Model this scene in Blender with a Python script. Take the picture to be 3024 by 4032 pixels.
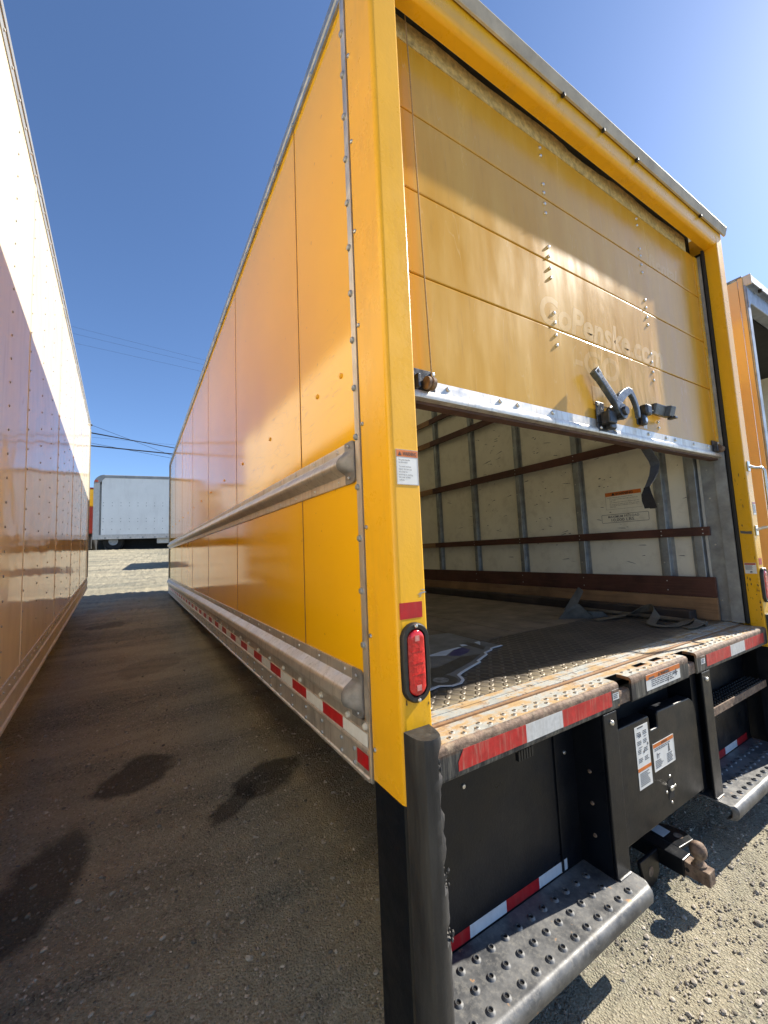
import bpy, bmesh, math, random
import numpy as np
from mathutils import Vector, Matrix

random.seed(7); np.random.seed(7)
for o in list(bpy.data.objects): bpy.data.objects.remove(o, do_unlink=True)
scene = bpy.context.scene
COL = scene.collection

# ------------------------------------------------------------------ camera
cam_d = bpy.data.cameras.new('camera'); cam = bpy.data.objects.new('camera', cam_d); COL.objects.link(cam)
CAMPOS = Vector((-0.581, -0.9, 1.38))
RX, RY, RZ = ((0.853103, 0.013218, 0.521575), (-0.52001, 0.102941, 0.847934), (-0.042483, -0.9946, 0.094693))  # world rows: right, down, forward
cam.matrix_world = Matrix(((RX[0], -RX[1], -RX[2], CAMPOS.x), (RY[0], -RY[1], -RY[2], CAMPOS.y), (RZ[0], -RZ[1], -RZ[2], CAMPOS.z), (0, 0, 0, 1)))
cam_d.sensor_fit = 'HORIZONTAL'; cam_d.sensor_width = 36; cam_d.lens = 1598 / 3024 * 36
cam_d.clip_start = 0.02; cam_d.clip_end = 900
scene.camera = cam

# ------------------------------------------------------------------ sky, sun, exposure
SUN = Vector((1, -0.156, 0.795)).normalized()
world = bpy.data.worlds.new('World'); scene.world = world; world.use_nodes = True
wn = world.node_tree.nodes; wl = world.node_tree.links; wn.clear()
wo = wn.new('ShaderNodeOutputWorld'); wb = wn.new('ShaderNodeBackground'); sk = wn.new('ShaderNodeTexSky')
sk.sky_type = 'NISHITA'; sk.sun_disc = False
sk.sun_elevation = math.asin(SUN.z); sk.sun_rotation = math.atan2(SUN.x, SUN.y)
sk.altitude = 300; sk.air_density = 0.8; sk.dust_density = 0.5; sk.ozone_density = 6.0
wb.inputs['Strength'].default_value = 0.097
wl.new(sk.outputs[0], wb.inputs[0]); wl.new(wb.outputs[0], wo.inputs[0])
sl = bpy.data.lights.new('sun', 'SUN'); sl.energy = 4.5; sl.angle = math.radians(0.55); sl.color = (1.0, 0.93, 0.82)
so = bpy.data.objects.new('sun', sl); COL.objects.link(so); so.location = (20, -5, 20)
so.rotation_euler = SUN.to_track_quat('Z', 'Y').to_euler()
scene.render.engine = 'CYCLES'
vs = scene.view_settings; vs.view_transform = 'Standard'; vs.look = 'None'; vs.gamma = 1; vs.use_curve_mapping = False
vs.exposure = 1.2
scene.cycles.max_bounces = 10; scene.cycles.diffuse_bounces = 6; scene.cycles.glossy_bounces = 5
scene.cycles.caustics_reflective = False; scene.cycles.caustics_refractive = False
scene.render.resolution_x = 768; scene.render.resolution_y = 1024

# ------------------------------------------------------------------ materials
def nt_new(name):
    m = bpy.data.materials.new(name); m.use_nodes = True
    nt = m.node_tree; nt.nodes.clear()
    out = nt.nodes.new('ShaderNodeOutputMaterial'); p = nt.nodes.new('ShaderNodeBsdfPrincipled')
    nt.links.new(p.outputs[0], out.inputs[0])
    return m, nt, p
class NB:
    def __init__(s, nt): s.nt = nt; s._co = None
    def n(s, t, **kw):
        x = s.nt.nodes.new(t)
        for k, v in kw.items(): setattr(x, k, v)
        return x
    def l(s, a, b): s.nt.links.new(a, b)
    def co(s):
        if s._co is None: s._co = s.n('ShaderNodeTexCoord').outputs['Object']
        return s._co
    def mp(s, scale=(1, 1, 1), rot=(0, 0, 0), loc=(0, 0, 0), src=None):
        m = s.n('ShaderNodeMapping'); s.l(src or s.co(), m.inputs[0])
        m.inputs['Scale'].default_value = scale; m.inputs['Rotation'].default_value = rot; m.inputs['Location'].default_value = loc
        return m.outputs[0]
    def noise(s, scale, detail=4, rough=0.55, vec=None, dist=0):
        t = s.n('ShaderNodeTexNoise'); s.l(vec or s.co(), t.inputs['Vector'])
        t.inputs['Scale'].default_value = scale; t.inputs['Detail'].default_value = detail; t.inputs['Roughness'].default_value = rough
        t.inputs['Distortion'].default_value = dist
        return t.outputs['Fac']
    def voro(s, scale, feature='F1', vec=None):
        t = s.n('ShaderNodeTexVoronoi'); s.l(vec or s.co(), t.inputs['Vector']); t.feature = feature
        t.inputs['Scale'].default_value = scale
        return t
    def ramp(s, fac, a, b, va=0.0, vb=1.0):
        t = s.n('ShaderNodeMapRange'); t.clamp = True
        s.l(fac, t.inputs[0]); t.inputs[1].default_value = a; t.inputs[2].default_value = b
        t.inputs[3].default_value = va; t.inputs[4].default_value = vb
        return t.outputs[0]
    def math(s, op, a, b=None):
        t = s.n('ShaderNodeMath', operation=op)
        for i, v in enumerate((a, b)):
            if v is None: continue
            if isinstance(v, (int, float)): t.inputs[i].default_value = v
            else: s.l(v, t.inputs[i])
        return t.outputs[0]
    def mix(s, fac, a, b):
        t = s.n('ShaderNodeMix', data_type='RGBA')
        if isinstance(fac, (int, float)): t.inputs[0].default_value = fac
        else: s.l(fac, t.inputs[0])
        for i, v in ((6, a), (7, b)):
            if isinstance(v, tuple): t.inputs[i].default_value = (*v, 1)
            else: s.l(v, t.inputs[i])
        return t.outputs[2]
    def sep(s, vec=None):
        t = s.n('ShaderNodeSeparateXYZ'); s.l(vec or s.co(), t.inputs[0]); return t.outputs
    def bump(s, h, dist=0.01, strength=1.0, prev=None):
        t = s.n('ShaderNodeBump'); s.l(h, t.inputs['Height']); t.inputs['Distance'].default_value = dist; t.inputs['Strength'].default_value = strength
        if prev is not None: s.l(prev, t.inputs['Normal'])
        return t.outputs[0]

def mat(name, col, rough=0.5, metal=0.0, var=0.12, vscale=6, dirt=None, damt=0.0, dscale=4, streak=(1, 1, 1), bump=0.0, bscale=40, coat=0.0, rvar=0.1, ior=1.5, wav=0.0, wscale=0.8, fine=0.0):
    m, nt, p = nt_new(name); b = NB(nt)
    v = b.noise(vscale, 5, 0.6)
    dark = tuple(max(0, c * (1 - var * 1.6)) for c in col); lite = tuple(min(1, c * (1 + var)) for c in col)
    c = b.mix(b.ramp(v, 0.3, 0.72), dark, lite)
    if fine > 0:
        f = b.noise(220, 3, 0.7); c = b.mix(b.ramp(f, 0.45, 0.75, 0, fine), c, tuple(x * 0.35 for x in col))
    if dirt is not None and damt > 0:
        d = b.noise(dscale, 7, 0.68, vec=b.mp(scale=streak))
        c = b.mix(b.ramp(d, 0.50, 0.74, 0, damt), c, dirt)
    b.l(c, p.inputs['Base Color'])
    r = b.ramp(b.noise(vscale * 2.3, 6, 0.65), 0.3, 0.75, max(0.02, rough - rvar * 0.5), min(1, rough + rvar))
    b.l(r, p.inputs['Roughness'])
    p.inputs['Metallic'].default_value = metal; p.inputs['IOR'].default_value = ior
    if coat: p.inputs['Coat Weight'].default_value = coat; p.inputs['Coat Roughness'].default_value = 0.08
    nrm = None
    if wav > 0: nrm = b.bump(b.noise(wscale, 2, 0.4), wav, 1.0)
    if bump > 0: nrm = b.bump(b.noise(bscale, 4, 0.6), bump, 1.0, nrm)
    if nrm is not None: b.l(nrm, p.inputs['Normal'])
    return m

YEL = (0.84, 0.44, 0.012)
M = {}
M['yellow'] = mat('yellow_paint', YEL, 0.28, var=0.04, vscale=3, dirt=(0.35, 0.2, 0.05), damt=0.25, dscale=5, streak=(3, 3, 0.5), bump=0.0004, bscale=90, rvar=0.1)
M['black'] = mat('black_powder_coat', (0.002, 0.0038, 0.0075), 0.36, ior=1.4, var=0.25, vscale=5, dirt=(0.028, 0.026, 0.023), damt=0.35, dscale=3, streak=(4, 4, 0.7), bump=0.0006, bscale=120, rvar=0.2)
M['alu'] = mat('mill_aluminium', (0.66, 0.62, 0.56), 0.42, metal=0.75, var=0.1, vscale=9, dirt=(0.30, 0.26, 0.21), damt=0.75, dscale=7, streak=(9, 9, 0.8), bump=0.0004, bscale=60, rvar=0.2)
M['galv'] = mat('galvanised_steel', (0.36, 0.39, 0.42), 0.5, metal=0.8, var=0.2, vscale=12, dirt=(0.22, 0.2, 0.17), damt=0.5, dscale=5, bump=0.0005, bscale=60)
M['steel'] = mat('bolt_steel', (0.6, 0.6, 0.58), 0.32, metal=1.0, var=0.1, vscale=40)
M['cast'] = mat('cast_grey_cap', (0.27, 0.27, 0.28), 0.55, metal=0.6, var=0.2, vscale=25, bump=0.001, bscale=60)
M['rustpin'] = mat('rusty_steel', (0.20, 0.135, 0.095), 0.75, metal=0.15, var=0.4, vscale=40, dirt=(0.38, 0.30, 0.20), damt=0.7, dscale=30, bump=0.002, bscale=150)
M['darkiron'] = mat('painted_iron', (0.05, 0.056, 0.065), 0.33, metal=0.5, var=0.3, vscale=30, dirt=(0.13, 0.11, 0.09), damt=0.4, dscale=30, bump=0.001, bscale=120)
M['lever'] = mat('worn_lever_iron', (0.10, 0.13, 0.17), 0.4, metal=0.55, var=0.3, vscale=40, dirt=(0.25, 0.24, 0.22), damt=0.35, dscale=40, bump=0.001, bscale=120)
M['rubber'] = mat('black_rubber', (0.014, 0.014, 0.014), 0.45, var=0.3, vscale=20)
M['redtape'] = mat('red_reflective_tape', (0.42, 0.008, 0.012), 0.35, var=0.15, vscale=30, dirt=(0.3, 0.16, 0.12), damt=0.25, dscale=8, streak=(6, 6, 0.8))
M['whitetape'] = mat('white_reflective_tape', (0.66, 0.68, 0.70), 0.35, var=0.06, vscale=30, dirt=(0.35, 0.31, 0.25), damt=0.25, dscale=8, streak=(6, 6, 0.8))
M['wornred'] = mat('worn_red_tape', (0.50, 0.02, 0.018), 0.45, var=0.2, vscale=30, dirt=(0.42, 0.24, 0.17), damt=0.85, dscale=9, streak=(7, 7, 0.7))
M['wornwhite'] = mat('worn_white_tape', (0.60, 0.60, 0.58), 0.45, var=0.1, vscale=60, dirt=(0.40, 0.36, 0.30), damt=0.7, dscale=9, streak=(7, 7, 0.7))
M['lens'] = mat('red_lens', (0.55, 0.012, 0.012), 0.12, var=0.4, vscale=30, coat=0.6)
M['lensbit'] = mat('clear_lens_spot', (0.55, 0.22, 0.2), 0.2, var=0.3, vscale=90)
M['label'] = mat('label_white', (0.72, 0.72, 0.69), 0.4, var=0.05, vscale=20, dirt=(0.4, 0.36, 0.3), damt=0.2, dscale=12)
M['orange'] = mat('label_orange', (0.62, 0.16, 0.02), 0.45, var=0.1, vscale=20)
M['ink'] = mat('ink', (0.02, 0.02, 0.02), 0.5, var=0.1)
M['greyink'] = mat('grey_ink', (0.10, 0.10, 0.11), 0.5, var=0.1)
M['cream'] = mat('cream_liner', (0.80, 0.77, 0.66), 0.5, var=0.05, vscale=3, dirt=(0.25, 0.21, 0.15), damt=0.3, dscale=9, bump=0.0008, bscale=70)
M['slat'] = mat('dark_red_slat', (0.085, 0.03, 0.022), 0.55, var=0.3, vscale=5, dirt=(0.16, 0.075, 0.04), damt=0.5, dscale=5, streak=(20, 0.8, 20), bump=0.001, bscale=60)
M['oak'] = mat('pale_wood', (0.30, 0.17, 0.085), 0.6, var=0.25, vscale=4, dirt=(0.12, 0.06, 0.03), damt=0.7, dscale=4, streak=(16, 0.7, 16), bump=0.001, bscale=60)
M['plank'] = mat('worn_floor_plank', (0.20, 0.16, 0.12), 0.65, var=0.3, vscale=5, dirt=(0.06, 0.045, 0.035), damt=0.7, dscale=5, streak=(14, 0.6, 14), bump=0.0015, bscale=50)
M['felt'] = mat('felt_seal', (0.62, 0.49, 0.21), 0.95, var=0.3, vscale=40, dirt=(0.34, 0.25, 0.10), damt=0.5, dscale=25, bump=0.006, bscale=110)
M['dullrail'] = mat('dull_drip_rail', (0.50, 0.44, 0.33), 0.6, metal=0.0, var=0.12, vscale=12, dirt=(0.2, 0.17, 0.13), damt=0.5, dscale=9)
M['peachyellow'] = mat('peach_yellow_panel', (0.70, 0.49, 0.22), 0.16, var=0.05, vscale=2, rvar=0.06, ior=1.6)  # peach base colour takes in the reflection of the sunlit truck beside it
M['shred'] = mat('torn_grey_rubber', (0.13, 0.12, 0.105), 0.85, var=0.5, vscale=120)
M['sealant'] = mat('brown_seam_sealant', (0.36, 0.17, 0.012), 0.6, var=0.2, vscale=20)
M['gap'] = mat('gap_shade', (0.012, 0.011, 0.010), 0.9)  # near-black colour stands in for shade in slots, holes and recesses
M['underwood'] = mat('door_edge_wood', (0.09, 0.045, 0.03), 0.7, var=0.3, vscale=20)
M['cord'] = mat('tan_cord', (0.38, 0.27, 0.13), 0.9, var=0.2, vscale=200)
M['webbing'] = mat('grey_webbing', (0.055, 0.058, 0.064), 0.85, var=0.2, vscale=60, bump=0.002, bscale=500)
M['webdark'] = mat('dark_webbing', (0.010, 0.009, 0.010), 0.85, var=0.2, vscale=60, bump=0.002, bscale=500)
M['webtan'] = mat('tan_webbing', (0.15, 0.125, 0.09), 0.85, var=0.2, vscale=60, dirt=(0.1, 0.085, 0.07), damt=0.5, dscale=14, bump=0.002, bscale=500)
M['wheelblack'] = mat('tyre_rubber', (0.02, 0.02, 0.02), 0.8, var=0.3)
M['offwhite'] = mat('white_trim', (0.55, 0.55, 0.52), 0.5, var=0.08, vscale=10, dirt=(0.2, 0.18, 0.14), damt=0.4, dscale=14, streak=(6, 6, 1))
M['amber'] = mat('amber_lamp', (0.7, 0.10, 0.02), 0.3)
M['wire'] = mat('black_cable', (0.012, 0.013, 0.016), 0.7)
M['greybox'] = mat('grey_white_panel', (0.86, 0.87, 0.83), 0.4, var=0.04, vscale=1.5, dirt=(0.4, 0.38, 0.35), damt=0.2, dscale=2, streak=(2, 2, 0.5))
M['greyrail'] = mat('dull_grey_rail', (0.33, 0.34, 0.33), 0.5, metal=0.3, var=0.15, vscale=4)
M['darkgrey'] = mat('undercarriage_dark', (0.02, 0.02, 0.02), 0.8)
M['redbox'] = mat('red_panel', (0.30, 0.03, 0.015), 0.5, var=0.15, vscale=3)
M['cardboard'] = mat('grey_print', (0.17, 0.175, 0.175), 0.5, var=0.25, vscale=8, dirt=(0.17, 0.17, 0.165), damt=0.6, dscale=6)
M['cardedge'] = mat('white_card_edge', (0.62, 0.64, 0.66), 0.6, var=0.1)
M['bluepr'] = mat('blue_print', (0.03, 0.035, 0.16), 0.4, var=0.15)
M['palepr'] = mat('pale_print', (0.6, 0.68, 0.78), 0.4, var=0.15)
M['darkpr'] = mat('dark_print', (0.05, 0.052, 0.052), 0.4, var=0.3, vscale=20)
M['wheelpr'] = mat('wheel_print', (0.26, 0.26, 0.25), 0.4, var=0.5, vscale=40)
M['sheet'] = mat('bent_sheet', (0.12, 0.105, 0.085), 0.6, metal=0.2, var=0.3, vscale=12, dirt=(0.08, 0.06, 0.045), damt=0.6, dscale=10)
M['beam'] = mat('dark_stained_beam', (0.035, 0.026, 0.024), 0.6, var=0.4, vscale=6, dirt=(0.10, 0.055, 0.04), damt=0.5, dscale=4, streak=(10, 0.6, 10))

def special_materials():
    # glossy yellow side panels with long rubbed scratches
    m, nt, p = nt_new('yellow_side_panel'); b = NB(nt)
    v = b.noise(1.6, 4, 0.5); c = b.mix(b.ramp(v, 0.3, 0.7), (0.86, 0.445, 0.003), (0.91, 0.48, 0.006))
    s = b.noise(1.0, 2.5, 0.55, vec=b.mp(scale=(1, 1.3, 9.0), rot=(0.33, 0, 0)), dist=0.5)
    line = b.ramp(b.math('ABSOLUTE', b.math('SUBTRACT', s, 0.5)), 0.0, 0.006, 1, 0)
    s2 = b.noise(1.0, 2.5, 0.55, vec=b.mp(scale=(1, 1.7, 8.0), rot=(0.62, 0, 0), loc=(0, 3, 5)), dist=0.7)
    line2 = b.ramp(b.math('ABSOLUTE', b.math('SUBTRACT', s2, 0.48)), 0.0, 0.005, 1, 0)
    z = b.sep()[2]; y = b.sep()[1]
    band = b.math('MULTIPLY', b.ramp(z, 1.72, 1.80), b.ramp(z, 2.22, 2.06))
    band = b.math('MULTIPLY', band, b.ramp(y, 3.2, 2.2))
    brk = b.ramp(b.noise(3.5, 3, 0.6), 0.42, 0.55)
    sc = b.math('MULTIPLY', b.math('MULTIPLY', b.math('MAXIMUM', line, line2), band), brk)
    c = b.mix(b.math('MULTIPLY', sc, 0.45), c, (0.40, 0.21, 0.04))
    spot = b.ramp(b.noise(38, 2, 0.5), 0.735, 0.76, 0, 0.5); c = b.mix(spot, c, (0.3, 0.15, 0.03))
    b.l(c, p.inputs['Base Color'])
    r = b.ramp(b.noise(1.1, 5, 0.6, vec=b.mp(scale=(1, 1, 0.35))), 0.35, 0.75, 0.05, 0.11)
    r = b.math('ADD', r, b.math('MULTIPLY', sc, 0.12)); b.l(r, p.inputs['Roughness'])
    n1 = b.bump(b.noise(1.3, 2, 0.4, vec=b.mp(scale=(1, 1, 0.6))), 0.004, 1.0)
    n2 = b.bump(b.noise(170, 2, 0.5), 0.00012, 1.0, n1)
    b.l(n2, p.inputs['Normal']); p.inputs['IOR'].default_value = 1.52
    M['yside'] = m
    # glossy white side panels of the neighbour
    m, nt, p = nt_new('white_side_panel'); b = NB(nt)
    st = b.noise(2.2, 6, 0.65, vec=b.mp(scale=(2, 3.2, 0.45)))
    c = b.mix(b.ramp(st, 0.45, 0.8, 0, 0.35), (0.84, 0.765, 0.575), (0.60, 0.51, 0.36))
    gr = b.noise(4.0, 7, 0.72, vec=b.mp(scale=(1, 2.6, 0.28))); c = b.mix(b.ramp(gr, 0.55, 0.78, 0, 0.4), c, (0.40, 0.33, 0.25))
    ru = b.ramp(b.noise(5, 3, 0.6), 0.70, 0.80, 0, 0.6); c = b.mix(ru, c, (0.45, 0.27, 0.13))
    b.l(c, p.inputs['Base Color'])
    b.l(b.ramp(b.noise(3, 5, 0.6), 0.3, 0.75, 0.06, 0.13), p.inputs['Roughness'])
    n1 = b.bump(b.noise(1.8, 2.5, 0.5), 0.010, 1.0); b.l(n1, p.inputs['Normal']); p.inputs['IOR'].default_value = 1.30
    M['wside'] = m
    # faded roll-up door skin; the ghosts of old lettering share it, a shade paler
    for key, pale in (('door', 0.0), ('faded', 0.40), ('faded_dim', 0.22)):
        m, nt, p = nt_new('faded_yellow_' + key); b = NB(nt)
        v = b.noise(3, 6, 0.6, vec=b.mp(scale=(3.0, 1, 0.6)))
        c = b.mix(b.ramp(v, 0.3, 0.72), (0.58, 0.30, 0.022), (0.66, 0.385, 0.06))
        d = b.noise(9, 6, 0.7, vec=b.mp(scale=(5, 1, 0.5))); c = b.mix(b.ramp(d, 0.56, 0.8, 0, 0.5), c, (0.36, 0.19, 0.04))
        x = b.sep()[0]
        edge = b.math('MAXIMUM', b.ramp(x, 0.225, 0.205), b.ramp(x, 2.30, 2.33))  # left strip is orange paint; right strip paints in the post's reflection
        c = b.mix(b.math('MULTIPLY', edge, 0.75), c, (0.72, 0.33, 0.02))
        sc = b.noise(1.0, 2, 0.5, vec=b.mp(scale=(14, 1, 1.3), rot=(0, 0.3, 0)), dist=0.4)
        c = b.mix(b.ramp(b.math('ABSOLUTE', b.math('SUBTRACT', sc, 0.5)), 0, 0.004, 0.3, 0), c, (0.75, 0.55, 0.25))
        if pale: c = b.mix(b.ramp(b.noise(5, 4, 0.6), 0.3, 0.7, pale * 0.6, pale * 1.3), c, (0.86, 0.62, 0.30))
        b.l(c, p.inputs['Base Color'])
        b.l(b.ramp(v, 0.3, 0.75, 0.17, 0.30), p.inputs['Roughness']); p.inputs['IOR'].default_value = 1.38
        n1 = b.bump(b.noise(1.8, 3, 0.5, vec=b.mp(scale=(1.6, 1, 0.8))), 0.005, 1.0)
        zz = b.sep()[2]
        dent = b.noise(5, 3, 0.5, vec=b.mp(scale=(2.0, 1, 0.7), rot=(0, 0.35, 0)), dist=0.9)
        msk = b.math('MULTIPLY', b.math('MULTIPLY', b.ramp(x, 1.0, 1.25), b.ramp(x, 1.95, 1.75)), b.math('MULTIPLY', b.ramp(zz, 1.95, 2.05), b.ramp(zz, 2.6, 2.3)))
        n2 = b.bump(b.math('MULTIPLY', dent, msk), 0.007, 1.0, n1)
        b.l(n2, p.inputs['Normal'])
        M[key] = m
    # worn bumper: rust, bare zinc and old black paint
    m, nt, p = nt_new('worn_bumper_steel'); b = NB(nt)
    a = b.noise(7, 7, 0.68, vec=b.mp(scale=(1.3, 3, 3))); a2 = b.noise(16, 6, 0.7)
    c = b.mix(b.ramp(a, 0.42, 0.55), (0.44, 0.30, 0.15), (0.46, 0.47, 0.44))
    c = b.mix(b.ramp(a2, 0.54, 0.68, 0, 0.8), c, (0.22, 0.11, 0.05))
    c = b.mix(b.ramp(b.noise(55, 3, 0.6), 0.62, 0.7, 0, 0.9), c, (0.08, 0.06, 0.045))
    b.l(c, p.inputs['Base Color']); b.l(b.ramp(a2, 0.3, 0.7, 0.38, 0.7), p.inputs['Roughness'])
    b.l(b.ramp(a, 0.46, 0.56, 0.1, 0.4), p.inputs['Metallic']); b.l(b.bump(a2, 0.002, 1), p.inputs['Normal'])
    M['bumptop'] = m
    m, nt, p = nt_new('worn_bumper_face'); b = NB(nt)
    st = b.noise(5, 7, 0.72, vec=b.mp(scale=(9, 9, 0.7)))
    c = b.mix(b.ramp(st, 0.44, 0.66), (0.025, 0.026, 0.03), (0.20, 0.19, 0.16))
    z = b.sep()[2]
    ch = b.noise(24, 4, 0.65)
    top = b.math('MULTIPLY', b.ramp(z, 0.82, 0.846), b.ramp(ch, 0.38, 0.52))
    c = b.mix(top, c, (0.34, 0.16, 0.07))
    c = b.mix(b.ramp(b.noise(20, 4, 0.6), 0.66, 0.72, 0, 0.8), c, (0.35, 0.2, 0.09))
    b.l(c, p.inputs['Base Color']); p.inputs['Roughness'].default_value = 0.5; p.inputs['Metallic'].default_value = 0.25
    b.l(b.bump(ch, 0.0015, 1), p.inputs['Normal'])
    M['bumpface'] = m
    # step: thinly painted worn steel
    m, nt, p = nt_new('worn_step_steel'); b = NB(nt)
    a = b.noise(9, 7, 0.7); f = b.noise(60, 4, 0.7)
    c = b.mix(b.ramp(a, 0.38, 0.62), (0.07, 0.072, 0.075), (0.19, 0.19, 0.185))
    c = b.mix(b.ramp(f, 0.5, 0.7, 0, 0.5), c, (0.28, 0.265, 0.23))
    c = b.mix(b.ramp(b.noise(30, 3, 0.6), 0.68, 0.72, 0, 0.8), c, (0.42, 0.22, 0.09))
    b.l(c, p.inputs['Base Color']); b.l(b.ramp(f, 0.3, 0.7, 0.38, 0.6), p.inputs['Roughness']); p.inputs['Metallic'].default_value = 0.25
    b.l(b.bump(f, 0.0006, 1), p.inputs['Normal'])
    M['step'] = m
    # chequered tread plate (fine relief)
    m, nt, p = nt_new('tread_plate'); b = NB(nt)
    def lug(rot, off):
        vec = b.mp(scale=(20, 20, 20), rot=(0, 0, rot), loc=(off, off, 0)); s = b.sep(vec)
        fx = b.math('ABSOLUTE', b.math('SUBTRACT', b.math('FRACT', s[0]), 0.5)); fy = b.math('ABSOLUTE', b.math('SUBTRACT', b.math('FRACT', s[1]), 0.5))
        q = b.math('SQRT', b.math('ADD', b.math('POWER', b.math('MULTIPLY', fx, 3.6), 2.0), b.math('POWER', b.math('MULTIPLY', fy, 1.5), 2.0)))
        return b.ramp(q, 0.72, 0.42)
    h = b.math('MAXIMUM', lug(0.785, 0.0), lug(-0.785, 0.5))
    a = b.noise(6, 6, 0.65)
    c = b.mix(b.ramp(a, 0.4, 0.65), (0.045, 0.04, 0.037), (0.10, 0.085, 0.07))
    yw = b.sep()[1]
    c = b.mix(b.math('MULTIPLY', b.ramp(yw, 0.30, 0.2), b.ramp(a, 0.3, 0.5)), c, (0.30, 0.25, 0.17))
    c = b.mix(b.math('MULTIPLY', h, 0.5), c, (0.20, 0.17, 0.14))
    b.l(c, p.inputs['Base Color']); p.inputs['Roughness'].default_value = 0.45; p.inputs['Metallic'].default_value = 0.35
    b.l(b.bump(h, 0.004, 1, b.bump(b.noise(80, 3, 0.6), 0.001, 1)), p.inputs['Normal'])
    M['tread'] = m
    # ground
    m, nt, p = nt_new('gravel_dirt'); b = NB(nt)
    big = b.noise(0.35, 5, 0.6); mid = b.noise(3.2, 6, 0.65); fin = b.noise(120, 5, 0.75)
    c = b.mix(b.ramp(big, 0.3, 0.7), (0.255, 0.256, 0.195), (0.35, 0.345, 0.265))
    c = b.mix(b.ramp(mid, 0.4, 0.75, 0, 0.5), c, (0.21, 0.20, 0.145))
    c = b.mix(b.ramp(fin, 0.36, 0.62, 0.65, 0), c, (0.11, 0.09, 0.07))
    vs_ = b.voro(115); vc = vs_.outputs['Color']; hue = b.n('ShaderNodeSeparateColor'); b.l(vc, hue.inputs[0])
    c = b.mix(b.ramp(hue.outputs[0], 0.86, 0.90, 0, 0.55), c, (0.46, 0.41, 0.33))
    c = b.mix(b.ramp(hue.outputs[1], 0.86, 0.90, 0, 0.7), c, (0.07, 0.065, 0.06))
    far = b.noise(1.0, 6, 0.65, vec=b.mp(scale=(0.55, 2.6, 1.0))); c = b.mix(b.ramp(far, 0.36, 0.60, 0.0, 0.6), c, (0.52, 0.45, 0.31))
    # damp oil stains with their own outlines
    def stain(cx, cy, rx, ry, ang, amt):
        vec = b.mp(loc=(-cx, -cy, 0)); r = b.mp(rot=(0, 0, -ang), src=vec); s = b.sep(r)
        q = b.math('SQRT', b.math('ADD', b.math('POWER', b.math('DIVIDE', s[0], rx), 2.0), b.math('POWER', b.math('DIVIDE', s[1], ry), 2.0)))
        q = b.math('ADD', q, b.math('MULTIPLY', b.math('SUBTRACT', b.noise(4.5, 4, 0.6), 0.5), 1.5))
        return b.ramp(q, 1.08, 0.80, 0, amt)
    for a in STAINS:
        c = b.mix(stain(*a), c, (0.035, 0.03, 0.025))
    b.l(c, p.inputs['Base Color']); p.inputs['Roughness'].default_value = 0.9; p.inputs['Specular IOR Level'].default_value = 0.25
    hgt = b.math('ADD', b.math('MULTIPLY', b.ramp(vs_.outputs['Distance'], 0.0, 0.6, 1, 0), 0.5), b.math('MULTIPLY', fin, 0.8))
    n1 = b.bump(mid, 0.05, 0.7); b.l(b.bump(hgt, 0.012, 1.0, n1), p.inputs['Normal'])
    M['ground'] = m
    m, nt, p = nt_new('gravel_stone'); b = NB(nt)
    oi = b.n('ShaderNodeAttribute'); oi.attribute_name = 'tone'
    c = b.mix(oi.outputs['Fac'], (0.12, 0.105, 0.085), (0.52, 0.46, 0.37)); b.l(c, p.inputs['Base Color']); p.inputs['Roughness'].default_value = 0.85
    M['stone'] = m
    m, nt, p = nt_new('red_lens_optics'); b = NB(nt)
    vv = b.voro(70); vv.distance = 'CHEBYCHEV'; hs = b.n('ShaderNodeSeparateColor'); b.l(vv.outputs['Color'], hs.inputs[0])
    c = b.mix(b.ramp(hs.outputs[0], 0.2, 0.9), (0.44, 0.005, 0.007), (0.64, 0.018, 0.016)); b.l(c, p.inputs['Base Color']); p.inputs['Roughness'].default_value = 0.16
    b.l(b.bump(vv.outputs['Distance'], 0.002, 0.8), p.inputs['Normal']); p.inputs['Coat Weight'].default_value = 0.5
    M['lens'] = m
    # torn rubber guard
    m, nt, p = nt_new('scuffed_guard_rubber'); b = NB(nt)
    st = b.noise(6, 5, 0.65, vec=b.mp(scale=(8, 8, 0.8)))
    c = b.mix(b.ramp(st, 0.4, 0.7), (0.016, 0.016, 0.018), (0.045, 0.044, 0.042))
    s = b.sep(); z = s[2]
    ed = b.math('MULTIPLY', b.ramp(s[0], 0.062, 0.074), b.ramp(b.noise(22, 5, 0.7), 0.42, 0.56))
    zm = b.ramp(b.noise(5, 3, 0.6, vec=b.mp(scale=(0.1, 0.1, 1.6))), 0.47, 0.6)
    c = b.mix(b.math('MULTIPLY', b.math('MULTIPLY', ed, zm), 0.85), c, (0.26, 0.24, 0.21))
    b.l(c, p.inputs['Base Color']); p.inputs['Roughness'].default_value = 0.5
    b.l(b.bump(b.noise(90, 4, 0.6), 0.001, 1), p.inputs['Normal'])
    M['guard'] = m
    # translucent fibreglass roof skin
    m, nt, p = nt_new('translucent_roof'); b = NB(nt)
    tr = b.n('ShaderNodeBsdfTranslucent'); tr.inputs[0].default_value = (0.75, 0.70, 0.55, 1)
    df = b.n('ShaderNodeBsdfDiffuse'); df.inputs[0].default_value = (0.7, 0.68, 0.6, 1)
    mx = b.n('ShaderNodeMixShader'); mx.inputs[0].default_value = 0.42
    b.l(df.outputs[0], mx.inputs[1]); b.l(tr.outputs[0], mx.inputs[2])
    out = [n for n in nt.nodes if n.type == 'OUTPUT_MATERIAL'][0]; b.l(mx.outputs[0], out.inputs[0]); nt.nodes.remove(p)
    M['roof'] = m
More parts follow.
